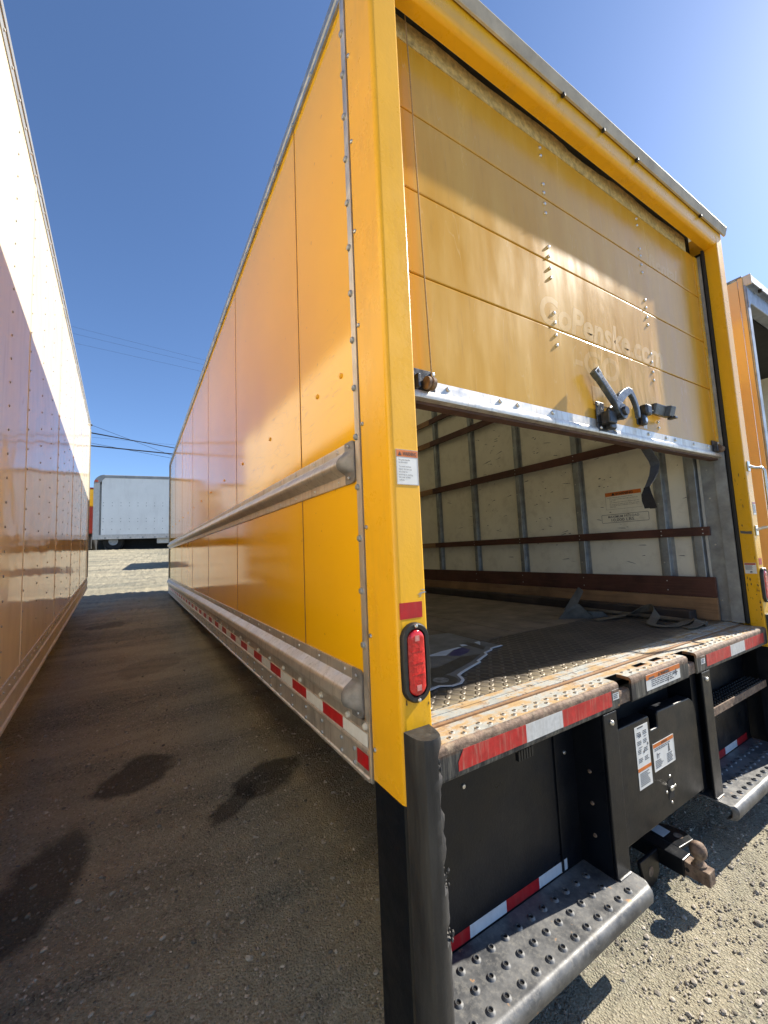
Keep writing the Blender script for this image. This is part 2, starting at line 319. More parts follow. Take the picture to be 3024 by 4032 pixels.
STAINS = [(-0.56, 2.03, 0.24, 0.16, 0.7, 0.72), (0.09, 1.60, 0.22, 0.14, 0.5, 0.75), (-0.14, 1.46, 0.17, 0.09, 0.7, 0.75), (-0.93, 1.32, 0.36, 0.16, 1.1, 0.7), (-0.9, 6.1, 0.3, 0.14, 0.2, 0.45), (-0.45, 4.0, 0.35, 0.2, 0.5, 0.25)]
special_materials()

# ------------------------------------------------------------------ mesh helpers
class MB:
    def __init__(s): s.v = []; s.f = []
    def add(s, vs, fs):
        o = len(s.v); s.v += [tuple(v) for v in vs]; s.f += [tuple(i + o for i in f) for f in fs]; return s
    def box(s, x0, x1, y0, y1, z0, z1):
        return s.add([(x0, y0, z0), (x1, y0, z0), (x1, y1, z0), (x0, y1, z0), (x0, y0, z1), (x1, y0, z1), (x1, y1, z1), (x0, y1, z1)],
                     [(0, 3, 2, 1), (4, 5, 6, 7), (0, 1, 5, 4), (1, 2, 6, 5), (2, 3, 7, 6), (3, 0, 4, 7)])
    def prism(s, prof, axis, a, b):
        n = len(prof)
        def pt(p, t): return {'x': (t, p[0], p[1]), 'y': (p[0], t, p[1]), 'z': (p[0], p[1], t)}[axis]
        vs = [pt(p, a) for p in prof] + [pt(p, b) for p in prof]
        fs = [(i, (i + 1) % n, (i + 1) % n + n, i + n) for i in range(n)] + [tuple(range(n))[::-1], tuple(range(n, 2 * n))]
        return s.add(vs, fs)
    def loft(s, rings, cap=True):
        n = len(rings[0]); o = []
        for r in rings: o += list(r)
        fs = []
        for k in range(len(rings) - 1):
            for i in range(n):
                j = (i + 1) % n; fs.append((k * n + i, k * n + j, (k + 1) * n + j, (k + 1) * n + i))
        if cap: fs += [tuple(range(n))[::-1], tuple(range((len(rings) - 1) * n, len(rings) * n))]
        return s.add(o, fs)
    def cyl(s, c, d, r, h, seg=16, r2=None):
        d = Vector(d).normalized(); u = d.orthogonal().normalized(); w = d.cross(u); c = Vector(c); r2 = r if r2 is None else r2
        ring = lambda rr, k: [c + d * k + (u * math.cos(2 * math.pi * i / seg) + w * math.sin(2 * math.pi * i / seg)) * rr for i in range(seg)]
        return s.loft([ring(r, 0), ring(r2, h)])
    def lathe(s, c, d, prof, seg=14):
        d = Vector(d).normalized(); u = d.orthogonal().normalized(); w = d.cross(u); c = Vector(c)
        rings = [[c + d * h + (u * math.cos(2 * math.pi * i / seg) + w * math.sin(2 * math.pi * i / seg)) * r for i in range(seg)] for r, h in prof]
        return s.loft(rings)
    def tube(s, pts, r, seg=8):
        pts = [Vector(p) for p in pts]; rings = []; prev = None
        for i, p in enumerate(pts):
            t = (pts[min(i + 1, len(pts) - 1)] - pts[max(i - 1, 0)]).normalized()
            u = t.orthogonal().normalized() if prev is None else (prev - t * prev.dot(t)).normalized()
            prev = u; w = t.cross(u)
            rings.append([p + (u * math.cos(2 * math.pi * k / seg) + w * math.sin(2 * math.pi * k / seg)) * r for k in range(seg)])
        return s.loft(rings)
    def ribbon(s, pts, sides, th=0.002):
        pts = [Vector(p) for p in pts]; rings = []
        for i, p in enumerate(pts):
            t = (pts[min(i + 1, len(pts) - 1)] - pts[max(i - 1, 0)]).normalized(); w = Vector(sides[i]); nn = t.cross(w).normalized() * th
            rings.append([p - w + nn, p + w + nn, p + w - nn, p - w - nn])
        return s.loft(rings)
    def poly(s, pts2, o, u, v, nrm, th):
        o, u, v, nrm = Vector(o), Vector(u), Vector(v), Vector(nrm); n = len(pts2)
        a = [o + u * p[0] + v * p[1] for p in pts2]; bt = [q + nrm * th for q in a]
        return s.add(a + bt, [tuple(range(n))[::-1], tuple(range(n, 2 * n))] + [(i, (i + 1) % n, (i + 1) % n + n, i + n) for i in range(n)])
    def mesh(s, name):
        me = bpy.data.meshes.new(name); me.from_pydata(s.v, [], s.f)
        bm = bmesh.new(); bm.from_mesh(me); bmesh.ops.recalc_face_normals(bm, faces=bm.faces); bm.to_mesh(me); bm.free()
        return me
def link(name, me, m, parent=None, loc=None):
    o = bpy.data.objects.new(name, me); COL.objects.link(o)
    if m is not None and me is not None and len(me.materials) == 0: me.materials.append(M[m] if isinstance(m, str) else m)
    if parent is not None: o.parent = parent
    if loc is not None: o.location = loc
    return o
def part(name, mb, m, parent=None, smooth=None, bevel=0, loc=None, seg=2):
    me = mb.mesh(name)
    if smooth is not None:
        me.shade_smooth(); me.set_sharp_from_angle(angle=math.radians(smooth))
    o = link(name, me, m, parent, loc)
    if smooth is not None: wn_ = o.modifiers.new('weighted', 'WEIGHTED_NORMAL'); wn_.keep_sharp = True; wn_.weight = 90
    if bevel:
        bv = o.modifiers.new('bevel', 'BEVEL'); bv.width = bevel; bv.segments = seg; bv.limit_method = 'ANGLE'; bv.angle_limit = math.radians(40)
    return o
def box(name, x0, x1, y0, y1, z0, z1, m, parent=None, bevel=0):
    return part(name, MB().box(x0, x1, y0, y1, z0, z1), m, parent, bevel=bevel)
def thing(name, label, cat, loc=(0, 0, 0), group=None):
    o = bpy.data.objects.new(name, None); COL.objects.link(o); o.location = loc; o.empty_display_size = 0.2
    o['label'] = label; o['category'] = cat
    if group: o['group'] = group
    return o
def tag(o, label, cat, group=None):
    o['label'] = label; o['category'] = cat
    if group: o['group'] = group
    return o
_shared = {}
def shared(key, maker, smooth=35):
    if key not in _shared:
        me = maker().mesh(key); me.shade_smooth(); me.set_sharp_from_angle(angle=math.radians(smooth)); _shared[key] = me
    return _shared[key]
def dome(r, h, d, seg=10):
    return lambda: MB().lathe((0, 0, 0), d, [(r, 0), (r * 0.98, h * 0.35), (r * 0.75, h * 0.8), (r * 0.3, h)], seg)
def bolts(name, key, maker, m, parent, pts):
    me = shared(key, maker)
    for p in pts: link(name, me, m, parent, p)

_fontcurve = None
def text_mesh(body, height, spacing=1.0, shear=0.0, bold=0.0):
    cu = bpy.data.curves.new('txt', 'FONT'); cu.body = body; cu.size = 1.0; cu.space_character = spacing; cu.shear = shear; cu.offset = bold; cu.resolution_u = 3
    o = bpy.data.objects.new('txt', cu); COL.objects.link(o)
    dg = bpy.context.evaluated_depsgraph_get(); me = bpy.data.meshes.new_from_object(o.evaluated_get(dg))
    bpy.data.objects.remove(o, do_unlink=True); bpy.data.curves.remove(cu)
    return me
def lettering(name, lines, m, parent, o, u, v, nrm, bold=0.0, shear=0.0, off=0.0008):
    """lines: (text, x, y_base, cap_height, width or None) in the plane's own metres"""
    mb = MB(); o, u, v, nrm = Vector(o), Vector(u), Vector(v), Vector(nrm)
    for t, x, y, h, w in lines:
        me = text_mesh(t, h, bold=bold, shear=shear)
        co = [q.co.copy() for q in me.vertices]
        if not co: continue
        x0 = min(c.x for c in co); x1 = max(c.x for c in co)
        sy = h / 0.73; sx = (w / (x1 - x0)) if w else sy * 0.92
        vs = [o + u * (x + (c.x - x0) * sx) + v * (y + c.y * sy) + nrm * off for c in co]
        mb.add(vs, [tuple(p.vertices) for p in me.polygons]); bpy.data.meshes.remove(me)
    me = bpy.data.meshes.new(name); me.from_pydata(mb.v, [], mb.f)
    return link(name, me, m, parent)
def plate(name, parent, o, u, v, nrm, w, h, m='label', th=0.0008):
    return part(name, MB().poly([(0, 0), (w, 0), (w, h), (0, h)], o, u, v, nrm, th), m, parent)
def rects(name, parent, o, u, v, nrm, rs, m, off=0.0012, th=0.0004):
    mb = MB(); o2 = Vector(o) + Vector(nrm) * off
    for x, y, w, h in rs: mb.poly([(x, y), (x + w, y), (x + w, y + h), (x, y + h)], o2, u, v, nrm, th)
    return part(name, mb, m, parent)
def fakelines(x, y0, w, n, pitch, h):
    """rows of tiny print too small to read"""
    out = []
    for i in range(n):
        ww = w * random.uniform(0.7, 1.0); xx = x; y = y0 - i * pitch
        while xx < x + ww:
            l = random.uniform(0.06, 0.2) * w; l = min(l, x + ww - xx)
            out.append((xx, y, l, h)); xx += l + 0.03 * w
    return out
REAR = ((1, 0, 0), (0, 0, 1), (0, -1, 0))      # faces the viewer behind the truck
RWALL = ((0, -1, 0), (0, 0, 1), (-1, 0, 0))    # right inner wall, read from inside

# ------------------------------------------------------------------ ground
def gz(Y):
    Y = np.asarray(Y, float)
    near = -0.02 + 0.0737 * Y + 0.00172 * Y * Y
    far = 1.86 + 0.02 * (Y - 18)
    back = -0.02 + 0.03 * np.maximum(Y, -3)
    z = np.where(Y < 0, back, np.where(Y < 18, near, far))
    return z
def grain(x, y):
    return 0.006 * np.sin(x * 5.1 + 1.3 * np.sin(y * 3.7)) * np.sin(y * 4.3 + x) + 0.004 * np.sin(x * 13 + y * 7) * np.sin(y * 11 - x * 4)
def make_ground():
    def ax(parts): return np.unique(np.round(np.concatenate([np.arange(a, b, d) for a, b, d in parts]), 4))
    xs = ax([(-120, -20, 10), (-20, -4, 0.8), (-4, -1.6, 0.12), (-1.6, 3.2, 0.035), (3.2, 8, 0.2), (8, 20, 1), (20, 121, 10)])
    ys = ax([(-120, -20, 10), (-20, -3, 0.8), (-3, -1, 0.1), (-1, 4.5, 0.035), (4.5, 20, 0.12), (20, 40, 1), (40, 301, 20)])
    X, Y = np.meshgrid(xs, ys); Z = gz(Y) + grain(X, Y)
    r = np.random.RandomState(3).normal(0, 1, X.shape); Z += np.where((Y > -1.2) & (Y < 5), 0.0022, np.where((Y >= 5) & (Y < 20), 0.006, 0.0)) * r
    n, m = X.shape
    v = np.stack([X, Y, Z], -1).reshape(-1, 3)
    i = np.arange((n - 1) * (m - 1)); a = (i // (m - 1)) * m + i % (m - 1)
    f = np.stack([a, a + 1, a + m + 1, a + m], 1)
    me = bpy.data.meshes.new('ground'); me.vertices.add(len(v)); me.vertices.foreach_set('co', v.ravel())
    me.loops.add(f.size); me.loops.foreach_set('vertex_index', f.ravel().astype(np.int32)); me.polygons.add(len(f))
    me.polygons.foreach_set('loop_start', (np.arange(len(f)) * 4).astype(np.int32)); me.polygons.foreach_set('loop_total', np.full(len(f), 4, np.int32))
    me.update(calc_edges=True); me.validate(); me.shade_smooth()
    o = link('ground', me, 'ground'); o['kind'] = 'structure'; return o
make_ground()
def make_gravel():
    bm = bmesh.new(); bmesh.ops.create_icosphere(bm, subdivisions=1, radius=1.0)
    bv = np.array([v.co[:] for v in bm.verts]); bf = np.array([[v.index for v in f.verts] for f in bm.faces]); bm.free()
    rs = np.random.RandomState(11); N1, N2, N3 = 22000, 15000, 2500
    px = np.concatenate([rs.uniform(0.75, 3.2, N1), rs.uniform(-1.3, 0.6, N2), rs.uniform(-1.6, 0.2, N3)])
    py = np.concatenate([rs.uniform(-0.75, 1.1, N1), rs.uniform(-0.3, 3.2, N2), rs.uniform(3.2, 8, N3)])
    N = len(px); sz = np.clip(rs.lognormal(math.log(0.0030), 0.52, N), 0.0014, 0.013)
    sz[:N1] *= 1.0
    k = len(bv); jit = rs.uniform(0.72, 1.28, (N, k, 1)); sc = rs.uniform(0.6, 1.2, (N, 1, 3)) * np.array([1, 1, 0.65]); an = rs.uniform(0, 6.28, N)
    V = bv[None] * jit * sc * sz[:, None, None]; ca, sa = np.cos(an)[:, None], np.sin(an)[:, None]
    VX = V[..., 0] * ca - V[..., 1] * sa; VY = V[..., 0] * sa + V[..., 1] * ca
    V = np.stack([VX + px[:, None], VY + py[:, None], V[..., 2] + (gz(py) + grain(px, py) + sz * 0.22)[:, None]], -1).reshape(-1, 3)
    F = (bf[None] + (np.arange(N) * k)[:, None, None]).reshape(-1, 3)
    me = bpy.data.meshes.new('gravel'); me.from_pydata(V.tolist(), [], F.tolist())
    tn = np.clip(rs.normal(0.5, 0.28, N), 0, 1)
    for cx, cy, rx, ry, a, amt in STAINS[:4]:
        dx, dy = px - cx, py - cy; q = np.hypot((dx * math.cos(a) + dy * math.sin(a)) / rx, (-dx * math.sin(a) + dy * math.cos(a)) / ry); tn = np.where(q < 1.15, np.minimum(tn * 0.25, 0.2), tn)
    at = me.attributes.new('tone', 'FLOAT', 'POINT'); tone = np.repeat(tn, k); at.data.foreach_set('value', tone.astype(np.float32))
    o = link('gravel', me, 'stone'); o['kind'] = 'stuff'; o['label'] = 'loose pebbles scattered over the dirt lot'
make_gravel()
# ------------------------------------------------------------------ the yellow box truck with its rear door half open
TW, TL = 2.597, 8.3
truck = thing('box_truck', 'yellow box truck with its rear roll-up door half open', 'truck')

def yellow_side():
    seams = [0.188, 0.684, 1.948, 3.209, 4.458, 5.748, 6.93, 8.12, 8.26]
    wall = box('side_wall', 0.016, 0.055, 0.07, TL - 0.03, 0.74, 3.33, 'cream', truck)
    for a, b in zip(seams[:-1], seams[1:]):
        part('side_panel', MB().box(0.003, 0.014, a + 0.0044, b - 0.0044, 0.88, 3.30), 'yside', wall, bevel=0.0012)
    for y in seams[1:-1]: part('seam_bead', MB().box(0.0018, 0.010, y - 0.0042, y + 0.0042, 0.885, 3.29), 'sealant', wall)
    box('seam_backing', 0.0145, 0.0155, 0.2, TL - 0.05, 0.9, 3.3, 'underwood', wall)
    bolts('panel_rivet', 'rivet_side_big', dome(0.0095, 0.007, (-1, 0, 0)), 'yellow', wall, [(0.003, y, 1.972 + 0.001 * i) for i, y in enumerate([0.289, 0.496, 1.134, 1.762, 2.401, 3.05, 3.69, 4.32, 4.95, 5.6, 6.2, 6.85, 7.5])])
    st = part('edge_strip', MB().prism([(-0.004, 0.163), (-0.005, 0.176), (-0.004, 0.191), (0.004, 0.191), (0.004, 0.163)], 'z', 0.728, 3.335), 'alu', truck, smooth=30)
    bolts('strip_bolt', 'bolt_side', dome(0.0105, 0.009, (-1, 0, 0)), 'galv', st, [(-0.004, 0.182, 3.138 - 0.1562 * i) for i in range(14)])
    tr = part('top_rail', MB().prism([(0.003, 3.275), (-0.006, 3.275), (-0.006, 3.30), (-0.011, 3.305), (-0.012, 3.335), (-0.004, 3.342), (-0.006, 3.357), (0.004, 3.364), (0.03, 3.364), (0.03, 3.335), (0.003, 3.335)], 'y', 0.10, TL), 'galv', truck, smooth=30)
    bolts('rail_rivet', 'rivet_side_mid', dome(0.008, 0.007, (-1, 0, 0)), 'galv', tr, [(-0.006, 0.45 + 0.222 * i, 3.287) for i in range(36)])
    part('front_cap', MB().prism([(-0.012, TL - 0.03), (-0.012, TL + 0.03), (0.02, TL + 0.045), (0.06, TL + 0.045), (0.06, TL - 0.03)], 'z', 0.73, 3.30), 'galv', truck)
    # rub rails
    def rail(z0, zs, name):
        prof = zs + [(0.002, zs[-1][1]), (0.002, zs[0][1])]
        r = part(name, MB().prism(prof, 'y', 0.258, TL + 0.01), 'alu', truck, smooth=50)
        return r
    up = rail(0, [(-0.003, 1.729), (-0.0045, 1.724), (-0.0045, 1.703), (-0.009, 1.698), (-0.014, 1.690), (-0.026, 1.680), (-0.034, 1.668), (-0.035, 1.656), (-0.029, 1.643), (-0.014, 1.632), (-0.0045, 1.626), (-0.0045, 1.600), (-0.003, 1.596)], 'rub_rail')
    dn = rail(0, [(-0.003, 1.026), (-0.0045, 1.022), (-0.0045, 0.992), (-0.014, 0.985), (-0.032, 0.972), (-0.041, 0.957), (-0.042, 0.936), (-0.036, 0.921), (-0.020, 0.912), (-0.0085, 0.906), (-0.0085, 0.892), (-0.0075, 0.889)], 'rub_rail')
    ys = [0.317 + 0.2125 * i for i in range(37)]
    bolts('rail_rivet', 'rivet_side_small', dome(0.0055, 0.004, (-1, 0, 0)), 'steel', up, [(-0.0045, y, z) for y in ys for z in (1.713, 1.611)])
    bolts('rail_rivet', 'rivet_side_small', dome(0.0055, 0.004, (-1, 0, 0)), 'steel', dn, [(-0.0045, y, 1.011) for y in ys])
    def cap(prof, par):
        zc = 0.5 * (prof[0][1] + prof[-1][1]); rings = []
        for y, k, hz in ((0.263, 1.06, 1.015), (0.252, 1.10, 1.015), (0.238, 1.0, 1.015), (0.225, 0.66, 1.015), (0.212, 0.28, 1.0), (0.203, 0.10, 0.93), (0.198, 0.05, 0.80)):
            rings.append([(-0.0062 + (x + 0.0045) * k, y, zc + (z - zc) * hz) for x, z in prof] + [(0.002, y, zc + (prof[-1][1] - zc) * hz), (0.002, y, zc + (prof[0][1] - zc) * hz)])
        part('end_cap', MB().loft(rings), 'cast', par, smooth=60)
    PU = [(-0.003, 1.729), (-0.0045, 1.724), (-0.0045, 1.703), (-0.009, 1.698), (-0.014, 1.690), (-0.026, 1.680), (-0.034, 1.668), (-0.035, 1.656), (-0.029, 1.643), (-0.014, 1.632), (-0.0045, 1.626), (-0.0045, 1.600), (-0.003, 1.596)]
    PD = [(-0.003, 1.026), (-0.0045, 1.022), (-0.0045, 0.992), (-0.014, 0.985), (-0.032, 0.972), (-0.041, 0.957), (-0.042, 0.936), (-0.036, 0.921), (-0.020, 0.912), (-0.0085, 0.906), (-0.0085, 0.892), (-0.0075, 0.889)]
    cap(PU, up); cap(PD, dn)
    bolts('cap_screw', 'rivet_side_cap', dome(0.0055, 0.005, (-1, 0, 0)), 'steel', up, [(-0.0085, 0.232, 1.714), (-0.0085, 0.234, 1.612)])
    bolts('cap_screw', 'rivet_side_cap', dome(0.0055, 0.005, (-1, 0, 0)), 'steel', dn, [(-0.0085, 0.232, 1.010), (-0.0085, 0.226, 0.903)])
    # bottom rail with bead, tape and bolt rows
    br = part('bottom_rail', MB().prism([(0.004, 0.890), (-0.007, 0.890), (-0.007, 0.864), (-0.0085, 0.862), (-0.0085, 0.822), (-0.013, 0.820), (-0.015, 0.815), (-0.013, 0.810), (-0.0085, 0.808), (-0.0085, 0.745), (-0.013, 0.742), (-0.013, 0.734), (-0.008, 0.732), (0.004, 0.732)], 'y', 0.165, TL + 0.01), 'alu', truck, smooth=30)
    tm = {c: MB().box(-0.0095, -0.0088, 0.0006, 0.1624, 0.8235, 0.8605).mesh('tape_' + c) for c in ('red', 'white')}
    for i in range(49):
        c = 'white' if i % 2 == 0 else 'red'
        link('reflective_tape', tm[c], c + 'tape', br, (0, 0.171 + 0.1630 * i, 0))
    part('reflective_tape', MB().box(-0.0095, -0.0088, 0.171, 0.240, 0.761, 0.801), 'redtape', br)
    bolts('rail_bolt', 'bolt_side_white', dome(0.0105, 0.010, (-1, 0, 0)), 'offwhite', br, [(-0.007, 0.184 + (0.112 if i else 0) + 0.2165 * max(0, i - 1), 0.878) for i in range(38)])
    bolts('rail_bolt', 'bolt_side_small', dome(0.007, 0.006, (-1, 0, 0)), 'galv', br, [(-0.0085, y, z) for y in [0.257] + [0.348 + 0.16 * i for i in range(48)] for z in (0.792, 0.753)])
yellow_side()

def post_profile(mir):
    p = [(0, 0.158), (0, 0.018), (0.0015, 0.010), (0.006, 0.0035), (0.014, 0), (0.088, 0), (0.0935, 0.002), (0.0955, 0.007), (0.0955, 0.066), (0.03, 0.066), (0.03, 0.158)]
    return [(TW - x, y) for x, y in p] if mir else p
def corner(mir):
    X = (lambda x: TW - x) if mir else (lambda x: x)
    po = part('corner_post', MB().prism(post_profile(mir), 'z', 0.742, 3.344), 'yellow', truck, smooth=40)
    bolts('post_screw', 'screw_side' + str(mir), dome(0.0068, 0.006, (1 if mir else -1, 0, 0)), 'steel', po, [(X(0), 0.146, 3.015 - 0.3128 * i) for i in range(8)])
    lower = part('lower_post', MB().prism([(TW - x if mir else x, y) for x, y in [(0.002, 0.156), (0.002, 0.012), (0.012, 0.003), (0.093, 0.003), (0.093, 0.06), (0.03, 0.06), (0.03, 0.156)]], 'z', 0.09, 0.741), 'black', truck, smooth=40)
    # rubber guard, chewed along its outer corner
    rs = random.Random(5 + mir); rings = []
    base = [(0.002, -0.0005), (0.001, -0.030), (0.004, -0.055), (0.014, -0.071), (0.030, -0.0785), (0.047, -0.079), (0.060, -0.074), (0.070, -0.064), (0.076, -0.048), (0.080, -0.028), (0.083, -0.0005)]
    nz = 74; zz = [0.12 + (0.922 - 0.12) * i / (nz - 1) for i in range(nz)]
    for z in zz:
        k = 1.0
        if z > 0.914: k = 0.965
        ring = []
        for i, (x, y) in enumerate(base):
            d = 0
            if not mir and 6 <= i <= 9:
                for zc, w, am in ((0.866, 0.017, 0.042), (0.840, 0.010, 0.012), (0.795, 0.010, 0.007), (0.620, 0.016, 0.036), (0.590, 0.014, 0.016), (0.482, 0.014, 0.036), (0.76, 0.02, 0.009), (0.70, 0.012, 0.006)):
                    d += am * math.exp(-((z - zc) / w) ** 4)
                d += rs.uniform(0, 0.0022) if z < 0.9 else 0
            cx, cy = 0.035, -0.03
            l = math.hypot(x - cx, y - cy); f = (l - d) / l * (k if y < -0.01 else 1)
            ring.append((X(cx + (x - cx) * f), cy + (y - cy) * f, z))
        rings.append(ring)
    cg = part('corner_guard', MB().loft(rings), 'guard', truck, smooth=32)
    if not mir:
        fr = random.Random(8)
        for zc, n in ((0.840, 12), (0.826, 6), (0.762, 2), (0.600, 11), (0.578, 5), (0.464, 9)):
            for k in range(n):
                c = Vector((0.066 + fr.uniform(-0.010, 0.008), -0.060 + fr.uniform(-0.008, 0.022), zc + fr.uniform(-0.012, 0.010))); r = fr.uniform(0.0018, 0.0048)
                ringz = []
                for q in (-1, -0.5, 0.2, 0.8, 1.0):
                    rr = r * math.sqrt(max(0.03, 1 - q * q)) * fr.uniform(0.7, 1.3)
                    ringz.append([(c.x + rr * math.cos(a * 1.2566 + fr.uniform(-.2, .2)), c.y + rr * math.sin(a * 1.2566), c.z + q * r * fr.uniform(1.0, 1.9)) for a in range(5)])
                part('torn_shred', MB().loft(ringz), 'shred', cg)
    # oval tail lamp
    lx = X(0.046); lp = part('tail_lamp', MB(), 'rubber', truck) if False else None
    def oval(a, b, y, n=28):
        out = []
        for i in range(n):
            t = 2 * math.pi * i / n; c, s = math.cos(t), math.sin(t)
            out.append((lx + a * c, y, 1.088 + (b - a) * (1 if s > 0 else -1) * (1 if abs(s) > 1e-6 else 0) + a * s))
        return out
    lamp = part('tail_lamp', MB().loft([oval(0.044, 0.101, -0.0003), oval(0.044, 0.101, -0.010), oval(0.040, 0.097, -0.0145), oval(0.030, 0.087, -0.014), oval(0.028, 0.084, -0.006)]), 'rubber', truck, smooth=50)
    part('lens', MB().loft([oval(0.0275, 0.0835, -0.005), oval(0.0275, 0.0835, -0.011), oval(0.024, 0.080, -0.0155), oval(0.012, 0.066, -0.0175)]), 'lens', lamp, smooth=60)
    for dz in (-0.062, 0.062): part('reflector_spot', MB().box(lx - 0.007, lx + 0.007, -0.0186, -0.0176, 1.088 + dz - 0.007, 1.088 + dz + 0.007), 'lensbit', lamp)
    for dz in (-0.028, 0.0, 0.030): part('lens_rib', MB().box(lx - 0.02, lx + 0.02, -0.0184, -0.0176, 1.088 + dz - 0.0012, 1.088 + dz + 0.0012), 'lens', lamp)
    bolts('lamp_screw', 'screw_rear_lamp', dome(0.0055, 0.005, (0, -1, 0)), 'steel', lamp, [(lx, -0.0145, 1.088 + 0.093), (lx, -0.0145, 1.088 - 0.093)])
    part('reflective_tape', MB().poly([(0.007, 1.199), (0.079, 1.199), (0.080, 1.2405), (0.007, 1.2415)] if not mir else [(TW - 0.075, 1.205), (TW - 0.03, 1.205), (TW - 0.03, 1.243), (TW - 0.075, 1.243)], (0, -0.0003, 0), *REAR, 0.0008), 'redtape', truck)
corner(False); corner(True)
def chips():
    rs = random.Random(4)
    for (cx, cz, n, sx, sz) in ((0.003, 1.12, 7, 0.004, 0.16), (0.075, 1.262, 4, 0.02, 0.012), (0.012, 0.90, 4, 0.01, 0.05), (0.092, 0.95, 2, 0.003, 0.05)):
        for k in range(n):
            x = cx + rs.uniform(-sx, sx); z = cz + rs.uniform(-sz, sz); a, b = rs.uniform(0.001, 0.004), rs.uniform(0.002, 0.007)
            if sx > 0.015: a, b = b * 2.2, a * 0.6
            x = max(0.016, min(0.086, x))
            part('paint_chip', MB().poly([(x - a, z), (x, z - b), (x + a * 0.8, z - b * 0.3), (x + a * 0.4, z + b)], (0, -0.0003, 0), *REAR, 0.0004), 'galv' if sx > 0.015 else 'underwood', truck)
    for k in range(30):
        y = rs.uniform(0.004, 0.06) if k % 3 else 0.003; z = rs.uniform(0.88, 1.75) if k % 2 else rs.uniform(0.88, 1.15); a, b = rs.uniform(0.001, 0.004), rs.uniform(0.003, 0.014)
        y = max(0.010, y)
        part('paint_chip', MB().poly([(y - a, z), (y, z - b), (y + a, z - b * 0.2), (y + a * 0.3, z + b)], (TW - 0.0955 - 0.0003, 0, 0), (0, 1, 0), (0, 0, 1), (-1, 0, 0), 0.0004), 'underwood', truck)
    part('paint_scrape', MB().poly([(0.008, 1.385), (0.06, 1.392), (0.062, 1.408), (0.03, 1.402), (0.008, 1.402)], (TW - 0.0955 - 0.0003, 0, 0), (0, 1, 0), (0, 0, 1), (-1, 0, 0), 0.0005), 'greyink', truck)
chips()

def rear_frame():
    hd = part('header', MB().prism([(0.001, 3.343), (0.001, 3.228), (0.004, 3.212), (0.013, 3.203), (0.026, 3.200), (0.064, 3.200), (0.064, 3.343)], 'x', 0.0965, TW - 0.0965), 'yellow', truck, smooth=40)
    dr = part('drip_rail', MB().prism([(0.0655, 3.366), (-0.016, 3.352), (-0.025, 3.345), (-0.027, 3.338), (-0.016, 3.298), (-0.012, 3.293), (-0.004, 3.293), (-0.004, 3.3455), (0.0655, 3.3455)], 'x', -0.02, TW + 0.022), 'dullrail', truck, smooth=30)
    for x in (0.955, 1.255, 1.553, 2.269): part('rail_clip', MB().box(x - 0.006, x + 0.006, -0.018, -0.002, 3.278, 3.294), 'rubber', dr, bevel=0.003)
    rf = part('roof', MB().box(0.03, TW - 0.03, 0.066, TL, 3.344, 3.358), 'roof', truck)
    box('side_wall', TW - 0.045, TW - 0.002, 0.07, TL, 0.742, 3.345, 'yellow', truck)
    box('front_wall', 0.056, TW - 0.046, TL - 0.03, TL, 0.80, 3.345, 'cream', truck)
    # felt seal; black board stands for the shade in the slot above the door
    rs = random.Random(2); n = 60; top = []; bot = []
    for i in range(n + 1):
        x = 0.11 + (2.33 - 0.11) * i / n; sag = 0.012 * math.sin(i * 0.35) + rs.uniform(-0.003, 0.003)
        if 0.45 < i / n < 0.62: sag -= 0.012
        top.append((x, 3.243 + sag * (0.6 if i > 5 else 0.2))); bot.append((x, 3.157))
    pts = bot + top[::-1]
    part('felt_seal', MB().poly(pts, (0, 0.116, 0), (1, 0, 0), (0, 0, 1), (0, -1, 0), 0.014), 'felt', truck)
    box('slot_shade_board', 0.1, TW - 0.1, 0.140, 0.146, 3.12, 3.343, 'gap', truck)
    # right jamb: dark track slot, track, steel jamb lining, white trim
    for mir in (0, 1):
        X = (lambda x: TW - x) if mir else (lambda x: x)
        def bx(nm, a, b, *r): a, b = sorted((X(a), X(b))); return box(nm, a, b, *r)
        bx('door_track', 0.097, 0.120, 0.068, 0.078, 0.866, 3.199, 'darkgrey', truck)
        bx('door_track', 0.085, 0.097, 0.067, 0.150, 0.866, 3.199, 'gap', truck)
        jl = bx('jamb_lining', 0.088, 0.098, 0.152, 0.222, 0.866, 3.33, 'galv', truck)
        bx('white_trim', 0.088, 0.101, 0.223, 0.236, 0.866, 3.33, 'offwhite', truck)
        if mir: bolts('jamb_screw', 'screw_jamb', dome(0.005, 0.005, (-1, 0, 0)), 'steel', jl, [(X(0.098), 0.19, z) for z in (0.99, 1.33, 1.62, 1.8)])
    bx2 = part('door_track', MB().box(TW - 0.118, TW - 0.112, 0.085, 0.145, 0.866, 3.17), 'galv', truck)
rear_frame()

